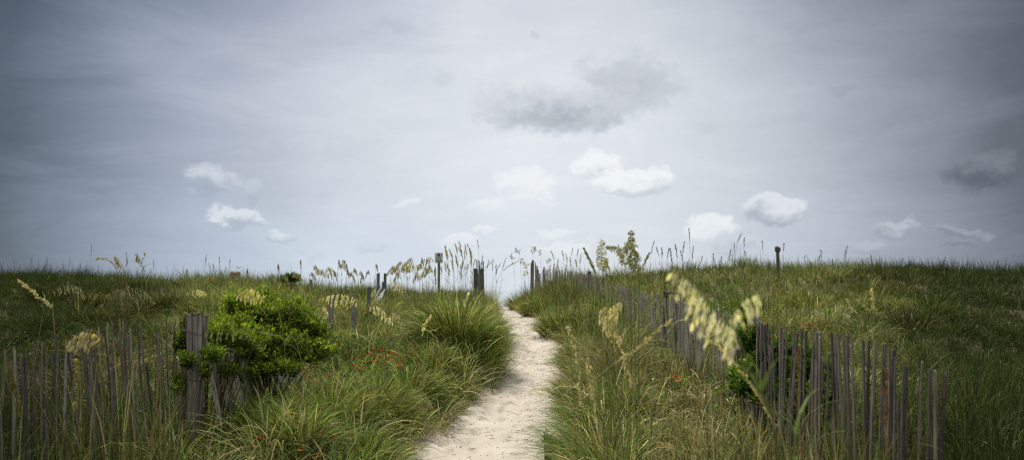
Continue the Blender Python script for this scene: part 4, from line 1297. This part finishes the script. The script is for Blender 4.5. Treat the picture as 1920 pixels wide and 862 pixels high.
oat('broad cream comb of seeds lying on top of the large shrub', [(528, 610), (510, 572), (498, 553), (480, 541), (462, 540), (445, 549)], 7.7, 3, 'comb', (0.87, 0.81, 0.42), 1.8, .032, .12, STEMT, .003)
oat('long thin stalk lying across shrub with seeds drooping at its left end', [(560, 655), (510, 628), (470, 620), (440, 618), (412, 619), (385, 621)], 6.5, 3, 'comb', (0.45, 0.49, 0.15), .7, .030, .07, (.30, .30, .12), .0028)
oat('flat pale seed comb lying in grass on the far left slope', [(392, 560), (388, 548), (378, 543), (366, 542), (350, 546)], 17, 3, 'comb', CREAM, 1.1, .045, .13, STEMT, .004)
oat('thin slender green stalk with buds left of the flowers', [(490, 862), (492, 790), (496, 750), (501, 728)], 6.8, 2, 'spike', (0.36, 0.45, 0.15), .9, .022, .02)
# far left foreground, dry
oat('straight straw coloured stalk slanting down right on the far left', [(100, 590), (98, 578), (80, 562), (60, 545), (36, 525)], 6.8, 3, 'spike', (0.75, 0.63, 0.33), 2.0, .03, .03, STEMT, .004)
oat('fan of pale straw seeds bent over the left fence top', [(180, 700), (188, 640), (190, 630), (178, 620), (155, 619), (125, 640)], 5.9, 3, 'comb', (0.69, 0.58, 0.33), 2.4, .045, .12, STEMT, .0035)
oat('yellow seed head hanging at the bottom left corner', [(4, 862), (2, 740), (8, 676), (20, 690), (34, 740), (42, 800)], 4.6, 3, 'comb', (0.26, 0.24, 0.07), 1.2, .035, .07, (.2, .19, .07), .003)
oat('narrow yellow seed head hanging before the left pickets', [(150, 862), (152, 760), (148, 684), (144, 690), (143, 725), (141, 765)], 5.2, 3, 'spike', (0.45, 0.41, 0.12), 1.7, .03, .03, STEMT, .003)
oat('loose cream seed head arching right above the far left straw stalk', [(78, 600), (88, 565), (100, 545), (125, 533), (150, 540), (160, 556)], 9.0, 3, 'comb', (.62, .56, .32), .8, .026, .08, STEMT, .003)
oat('tan seed head arching over the dark slope behind the left fence', [(205, 600), (212, 565), (225, 545), (250, 540), (275, 548), (290, 565)], 9.5, 3, 'comb', (.60, .52, .28), .8, .026, .08, STEMT, .003)
oat('thin straw stalk arching left behind the left fence', [(262, 595), (248, 560), (225, 545), (203, 552), (190, 575)], 9.2, 2, 'spike', (.55, .48, .26), .8, .020, .03, STEMT, .003)
oat('cream seed head curling over the middle of the left slope', [(762, 640), (764, 605), (752, 590), (735, 588), (722, 600)], 10.2, 2, 'comb', CREAM, .8, .026, .08, STEMT, .003)
oat('tall thin straw stalk bowing right beside the tall fence plumes', [(1215, 862), (1222, 760), (1232, 680), (1250, 625), (1275, 600), (1300, 612)], 4.9, 2, 'spike', (.60, .52, .30), .8, .014, .025, STEMT, .003)
oat('bowed pale stalk hanging over the foot of the right tuft', [(1300, 862), (1285, 790), (1262, 740), (1232, 722), (1205, 740), (1195, 775)], 4.4, 2, 'spike', (.60, .54, .34), .8, .014, .022, STEMT, .003)
# ridge, far left
oat('brown bent seed head arching left on the far left ridge', [(228, 522), (218, 503), (205, 488), (193, 484), (182, 485)], 16, 3, 'spike', (0.60, 0.41, 0.18), 1.4, .045, .07, (.30, .19, .09), .006)
oat('golden seed head tilting right above the far left ridge', [(236, 525), (232, 505), (229, 496), (222, 486), (215, 477)], 17, 2, 'comb', (0.66, 0.46, 0.17), 2.0, .045, .10, STEMT, .004)
oat('golden forked seed head at the left ridge gap', [(272, 520), (268, 498), (265, 488), (260, 480), (257, 473)], 17, 2, 'comb', (0.60, 0.41, 0.18), 1.2, .045, .09, STEMT, .004)
oat('short golden seed head right of the forked one', [(266, 520), (266, 498), (267, 490), (270, 482), (271, 475)], 17.3, 2, 'spike', (0.66, 0.46, 0.20), 1.2, .045, .07, STEMT, .004)
oat('single thin brown spike rising above the far left ridge', [(238, 520), (238, 500), (238, 490), (237, 474)], 18, 2, 'spike', (0.45, 0.33, 0.17), 1.1, .035, .03, STEMT, .003)
# far right
oat('pale bent straw head left of the trio on right slope', [(1612, 600), (1606, 588), (1600, 582), (1594, 572), (1590, 562)], 10, 3, 'spike', (0.83, 0.70, 0.45), 2.0, .035, .03, STEMT, .004)
oat('upright pale straw spike of the trio on right slope', [(1640, 600), (1638, 582), (1636, 565), (1634, 543)], 10, 2, 'spike', (0.84, 0.75, 0.41), 2.0, .035, .03, STEMT, .004)
oat('leaning straw stalk in the middle of the right slope trio', [(1634, 600), (1628, 585), (1618, 572), (1606, 562)], 10, 2, 'spike', (0.63, 0.57, 0.30), 1.2, .035, .03, STEMT, .004)
oat('tall brown dry stalk standing before the near right fence', [(1662, 862), (1660, 800), (1661, 740), (1658, 690)], 3.9, 2, 'spike', (.28, .17, .08), 1.0, .028, .012, (.36, .22, .09), .005)
oat('tall orange brown stalk standing before the leafy right fence', [(1502, 862), (1498, 780), (1498, 700), (1497, 650)], 4.2, 1, 'spike', (.28, .16, .07), .7, .022, .010, (.34, .21, .09), .0045)

# groups whose members the photo does not tell apart
def far_group(items, D, label, group, style, col, size, spread, hl, dens=1.3, leanr=4, stem=STEMG, r=.0035, dr=0.0):
    for it in items:
        px, py = it[0] + rnd.uniform(-3, 3), it[1] + rnd.uniform(-7, 8); ln_ = (it[2] if len(it) > 2 else rnd.uniform(-leanr, leanr)) * rnd.uniform(.2, 2.0) + rnd.uniform(-1.5, 1.5)
        d = D + rnd.uniform(-1, 1) * dr
        kb = rnd.uniform(.8, 1.2) * (1.0 if max(col) < .2 else 1.45); c = tuple(q * kb for q in col)
        hl_ = hl; hl = hl * (1.35 if style == 'comb' else 1.25) * rnd.uniform(.8, 1.2); ks = .75 if style == 'spike' else 1.0
        pts = [(px - ln_ * 1.2, py + hl * 3.2), (px - ln_ * .9, py + hl * 1.9), (px - ln_ * .6, py + hl * 1.15), (px - ln_ * .1, py + hl * .55), (px + ln_ * .6, py)]
        if style == 'comb':
            pts = [(px - ln_ * .4, py + hl * 2.6), (px - ln_ * .3, py + hl * 1.4), (px, py + hl * .3), (px + ln_ * .6, py), (px + ln_ * 1.6, py + hl * .35), (px + ln_ * 2.2, py + hl * .9)]
            oat(label, pts, d, 3, 'comb', c, dens, size, spread * 1.25, stem, r, group, leaves=2, parts=False)
        else:
            oat(label, pts, d, 2, style, c, dens * ks, size * ks, spread, stem, r, group, leaves=2, parts=False)
        hl = hl_


far_group([(1225, 457), (1241, 458), (1250, 465), (1258, 464), (1271, 452), (1281, 446), (1293, 432, 0), (1298, 460), (1278, 472), (1236, 470), (1262, 478)], 17,
          'thin dark spike against the sky behind the tall fence plumes', 'dark spikes behind the tall plumes', 'spike', DKH, .035, .045, 15, 1.6, 3, r=.0032, dr=2)
far_group([(1366, 468), (1379, 455), (1388, 440, 5), (1397, 443), (1397, 470), (1428, 450), (1470, 459), (1340, 470), (1313, 478), (1352, 480), (1440, 482)], 22,
          'thin dark spike on the right ridge near the capped post', 'dark spikes near the capped post', 'spike', DKH, .045, .05, 13, 1.4, 3, r=.0035, dr=2)
far_group([(1543, 462), (1533, 478), (1561, 480), (1586, 464, 1), (1585, 473), (1632, 480), (1690, 482), (1638, 488), (1770, 482), (1700, 492), (1870, 484), (1510, 482)], 23,
          'faint dark stalk standing above the far right ridge', 'faint stalks on the far right ridge', 'spike', (.10, .09, .05), .045, .04, 11, 1.2, 3, r=.0035, dr=2)
far_group([(1245, 512, 6), (1265, 522, 7), (1302, 505, 4), (1342, 505, -4), (1366, 512, 5), (1392, 512, -3), (1422, 520, 5), (1442, 505, 5), (1330, 520, 7), (1345, 528, 6), (1285, 512, 5), (1275, 545, 6), (1258, 535, 6), (1374, 530, 5), (1318, 512, 5), (1352, 500, 4), (1270, 502, 4), (1250, 525, 5), (1405, 500, -3), (1382, 498, 4), (1298, 525, 5), (1310, 540, 4), (1360, 545, 5), (1400, 530, 5)], 14,
          'pale drooping seed head in the grass beyond the right fence', 'drooping heads beyond the right fence', 'comb', (.44, .42, .21), .034, .09, 13, 1.1, r=.003, dr=3)
far_group([(1462, 515, 4), (1472, 530, 4), (1495, 512, 5), (1520, 535, 6), (1452, 545, 6), (1488, 566, -7), (1546, 578, -7), (1420, 540, 5), (1508, 560, 5), (1435, 560, 5), (1530, 520, 5)], 13,
          'pale drooping seed head on the slope below the capped post', 'drooping heads below the capped post', 'comb', (.42, .40, .20), .034, .085, 12, 1.0, r=.003, dr=2)
far_group([(735, 492, 3), (748, 497, -5), (757, 490, -6), (769, 500, -4), (778, 493, -6), (787, 498, -6), (794, 488, -7), (802, 494, -6), (810, 486, -6), (765, 492, -5), (742, 503, -5), (783, 507, -5), (797, 506, -5), (806, 502, -5), (814, 495, -4), (752, 508, -4), (773, 485, -3), (790, 478, -3), (803, 483, -4), (760, 505, -4), (812, 508, -5), (820, 512, -4)], 19,
          'tan drooping seed head in the cluster left of dispenser sign', 'tan heads left of the dispenser sign', 'comb', (.48, .39, .17), .036, .09, 12, 1.2, r=.0035, stem=STEMT, dr=2)
far_group([(833, 466, -4), (838, 476, -4), (846, 480, -3), (853, 470, -5), (857, 458, -6), (861, 470, -4), (873, 455, -3), (878, 462, -4), (868, 482, 3), (884, 478, 3), (850, 492, -3), (865, 496, -2), (843, 500, -3), (876, 490, 4), (836, 490, -3), (840, 472, -3), (848, 465, -4), (865, 460, -4), (870, 470, -3), (881, 470, -3), (886, 464, -2), (856, 485, -3), (862, 505, -2), (830, 505, -2), (890, 485, 3)], 21,
          'golden brown seed head between the dispenser sign and ridge bundle', 'golden heads right of the dispenser sign', 'spike', (.42, .31, .14), .042, .085, 15, 1.5, r=.0035, stem=STEMT, dr=2)
far_group([(898, 454, -1), (917, 486, 7), (926, 480, 1), (929, 500, 1), (944, 486, 12), (956, 490, 14), (912, 492, 5), (936, 494, 9), (905, 478, 2)], 24,
          'dark slender seed head leaning over the gap at the path crest', 'slender heads over the crest gap', 'spike', (.24, .20, .10), .045, .06, 14, 1.3, r=.0035, dr=2)
far_group([(973, 470, -6), (961, 480, -5), (1001, 466, 1), (1013, 468, 1), (978, 484, -5), (985, 505, 3), (990, 492, -3), (1030, 480, 3)], 24,
          'small seed head beside the far picket bundle on the right', 'small heads beside the far bundle', 'plume', (.36, .29, .13), .04, .07, 9, 1.6, r=.003, dr=3)
far_group([(1054, 472, -4), (1063, 478, -2), (1068, 476, 1), (1085, 470, 2), (1040, 492, 2), (1078, 492, -3), (1050, 496, -3), (1035, 470, -2), (1045, 482, 2), (1072, 468, 1), (1090, 482, 2), (1030, 496, 2), (1058, 490, 2)], 19,
          'small olive seed head above the far pickets of right fence', 'olive heads above the far pickets', 'spike', (.34, .31, .12), .036, .06, 12, 1.6, r=.003, dr=3)
far_group([(386, 480, 1), (396, 486, -3), (403, 492, -4), (410, 498, -4), (428, 482, 0), (414, 486, 0)], 24,
          'small seed spike on the ridge left of the notice board', 'spikes left of the notice board', 'spike', (.30, .26, .13), .04, .05, 12, 1.3, r=.0035, dr=2)
far_group([(352, 505, -2), (374, 512, -3), (400, 510, -4), (412, 515, -4), (430, 522, 5), (466, 508, -3), (470, 520, -3), (490, 520, -4), (455, 520, 4), (340, 515, 4)], 20,
          'tan drooping head in the grass round the notice board', 'drooping heads round the notice board', 'comb', (.40, .35, .15), .038, .08, 11, 1.1, r=.0035, dr=2)
far_group([(563, 488, -1), (585, 497, 5), (594, 500, 5), (612, 492, 5), (632, 486, 3), (636, 500, 4), (600, 510, 4), (615, 500, 4), (640, 492, 3), (655, 506, 4), (672, 500, 3), (690, 498, -4), (550, 505, 4), (535, 512, 3), (664, 498, 3), (683, 508, -4), (705, 492, 2), (578, 512, 4), (625, 505, 4), (648, 510, 4), (520, 498, 3), (505, 512, 3)], 21,
          'tan drooping head on the ridge between shrub and ridge posts', 'drooping heads on the left ridge', 'comb', (.44, .38, .17), .038, .085, 12, 1.2, r=.0035, dr=2)
far_group([(170, 462, 0), (90, 486, 1), (60, 490, 0), (25, 492, 1), (128, 488, 3), (150, 492, 1), (185, 494, -2), (290, 494, 2)], 20,
          'faint dark stalk above the far left ridge', 'faint stalks on the far left ridge', 'spike', (.09, .085, .05), .03, .025, 14, .8, r=.003, dr=2)

# ------------------------------------------------------------------ blanket flowers
M_petal = leaf_material('orange_red_petals', .3, .03, .5, .1)


def flower_meshes():
    mb = MB(); n = 11
    for i in range(n):
        a = 2 * math.pi * i / n; da = .26
        p = lambda r, an, z: (r * math.cos(an), r * math.sin(an), z)
        mb.add([p(.006, a, .0), p(.020, a - da, .004), p(.020, a + da, .004)], [(0, 1, 2)], (.50, .045, .020))
        mb.add([p(.020, a - da, .004), p(.030, a - da * .8, .001), p(.033, a, .002), p(.030, a + da * .8, .001), p(.020, a + da, .004)], [(0, 1, 2, 3, 4)], (.62, .13, .030))
    pet = mb.mesh('petals', M_petal)
    mb = MB(); vs = [(0, 0, .012)]; fs = []
    for r_, z in ((.007, .010), (.011, .004), (.010, 0)):
        for j in range(8): vs.append((r_ * math.cos(j * .785), r_ * math.sin(j * .785), z))
    for j in range(8): fs.append((0, 1 + j, 1 + (j + 1) % 8))
    for q in range(2):
        for j in range(8): fs.append((1 + q * 8 + j, 9 + q * 8 + j, 9 + q * 8 + (j + 1) % 8, 1 + q * 8 + (j + 1) % 8))
    mb.add(vs, fs, (.16, .035, .015)); cen = mb.mesh('flower_centre', M_petal)
    mb = MB(); mb.tube([(0, 0, -.30), (.01, .005, -.15), (0, 0, 0)], [.002, .0018, .0015], 5, (.09, .13, .04)); stem = mb.mesh('stem', M_grass)
    return pet, cen, stem


pet, cen, stm = flower_meshes()


def flowers(px_list, label, group, scale=1.25, dz=.33):
    for q in px_list:
        p = hit(q[0], q[1], dz, 4.5)
        t = empty('blanket_flower', (p.x, p.y, p.z)); tag(t, label, 'flower', group)
        for nm, me in (('petals', pet), ('flower_centre', cen), ('stem', stm)):
            c = bpy.data.objects.new(nm, me); S.collection.objects.link(c); c.parent = t
        s = scale * rnd.uniform(.8, 1.15)
        t.scale = (s, s, max(s, dz / .3)); t.rotation_euler = (rnd.uniform(.1, .55), rnd.uniform(-.3, .3), rnd.uniform(0, 6))


flowers([(676, 690), (680, 687), (733, 675), (745, 669), (746, 680), (751, 684), (743, 683), (735, 672), (712, 664), (722, 678), (695, 660), (705, 668), (753, 680), (728, 664), (780, 646), (683, 676), (702, 676), (718, 672), (690, 668), (662, 682), (716, 656), (738, 660), (757, 672), (770, 660), (700, 652)],
        'red blanket flower in the cluster on the mid left slope', 'red flowers on the mid left slope', 1.0)
flowers([(604, 706), (593, 720), (605, 718), (602, 732), (636, 707), (635, 716), (627, 742), (598, 716), (610, 724), (590, 724), (618, 700), (582, 712), (640, 728), (612, 738)],
        'orange blanket flower in the cluster below the large shrub', 'orange flowers below the large shrub', .8)
flowers([(601, 814), (563, 843)], 'coral blanket flower standing alone low in the left foreground', 'lone flowers in the left foreground', .6)
flowers([(596, 855), (606, 850), (590, 858)], 'coral blanket flower at the bottom edge left of path', 'flowers at the bottom edge', .6)
flowers([(485, 818), (492, 822), (478, 835), (500, 812)], 'faded orange blanket flower in the bottom left grass', 'faded flowers bottom left', .5)
flowers([(1500, 600), (1510, 606), (1520, 603), (1528, 609), (1536, 602), (1544, 612), (1515, 612), (1505, 612), (1532, 616), (1548, 604), (1522, 618), (1495, 606), (1555, 610), (1440, 605), (1450, 600)],
        'small orange flower in the patch behind the right fence', 'orange patch behind the right fence', 1.3, .3)
flowers([(1501, 682), (1533, 702), (1497, 700), (1528, 690)], 'orange blanket flower seen between the near right pickets', 'flowers between the right pickets', 1.0)
flowers([(1268, 705), (1272, 712), (1236, 700)], 'rusty orange flower in grass before the right fence', 'rusty flowers before the right fence', 1.0)
flowers([(820, 640), (790, 622), (760, 615), (712, 622)], 'small yellow orange flower among grass on the left bank', 'small flowers on the left bank', .8)
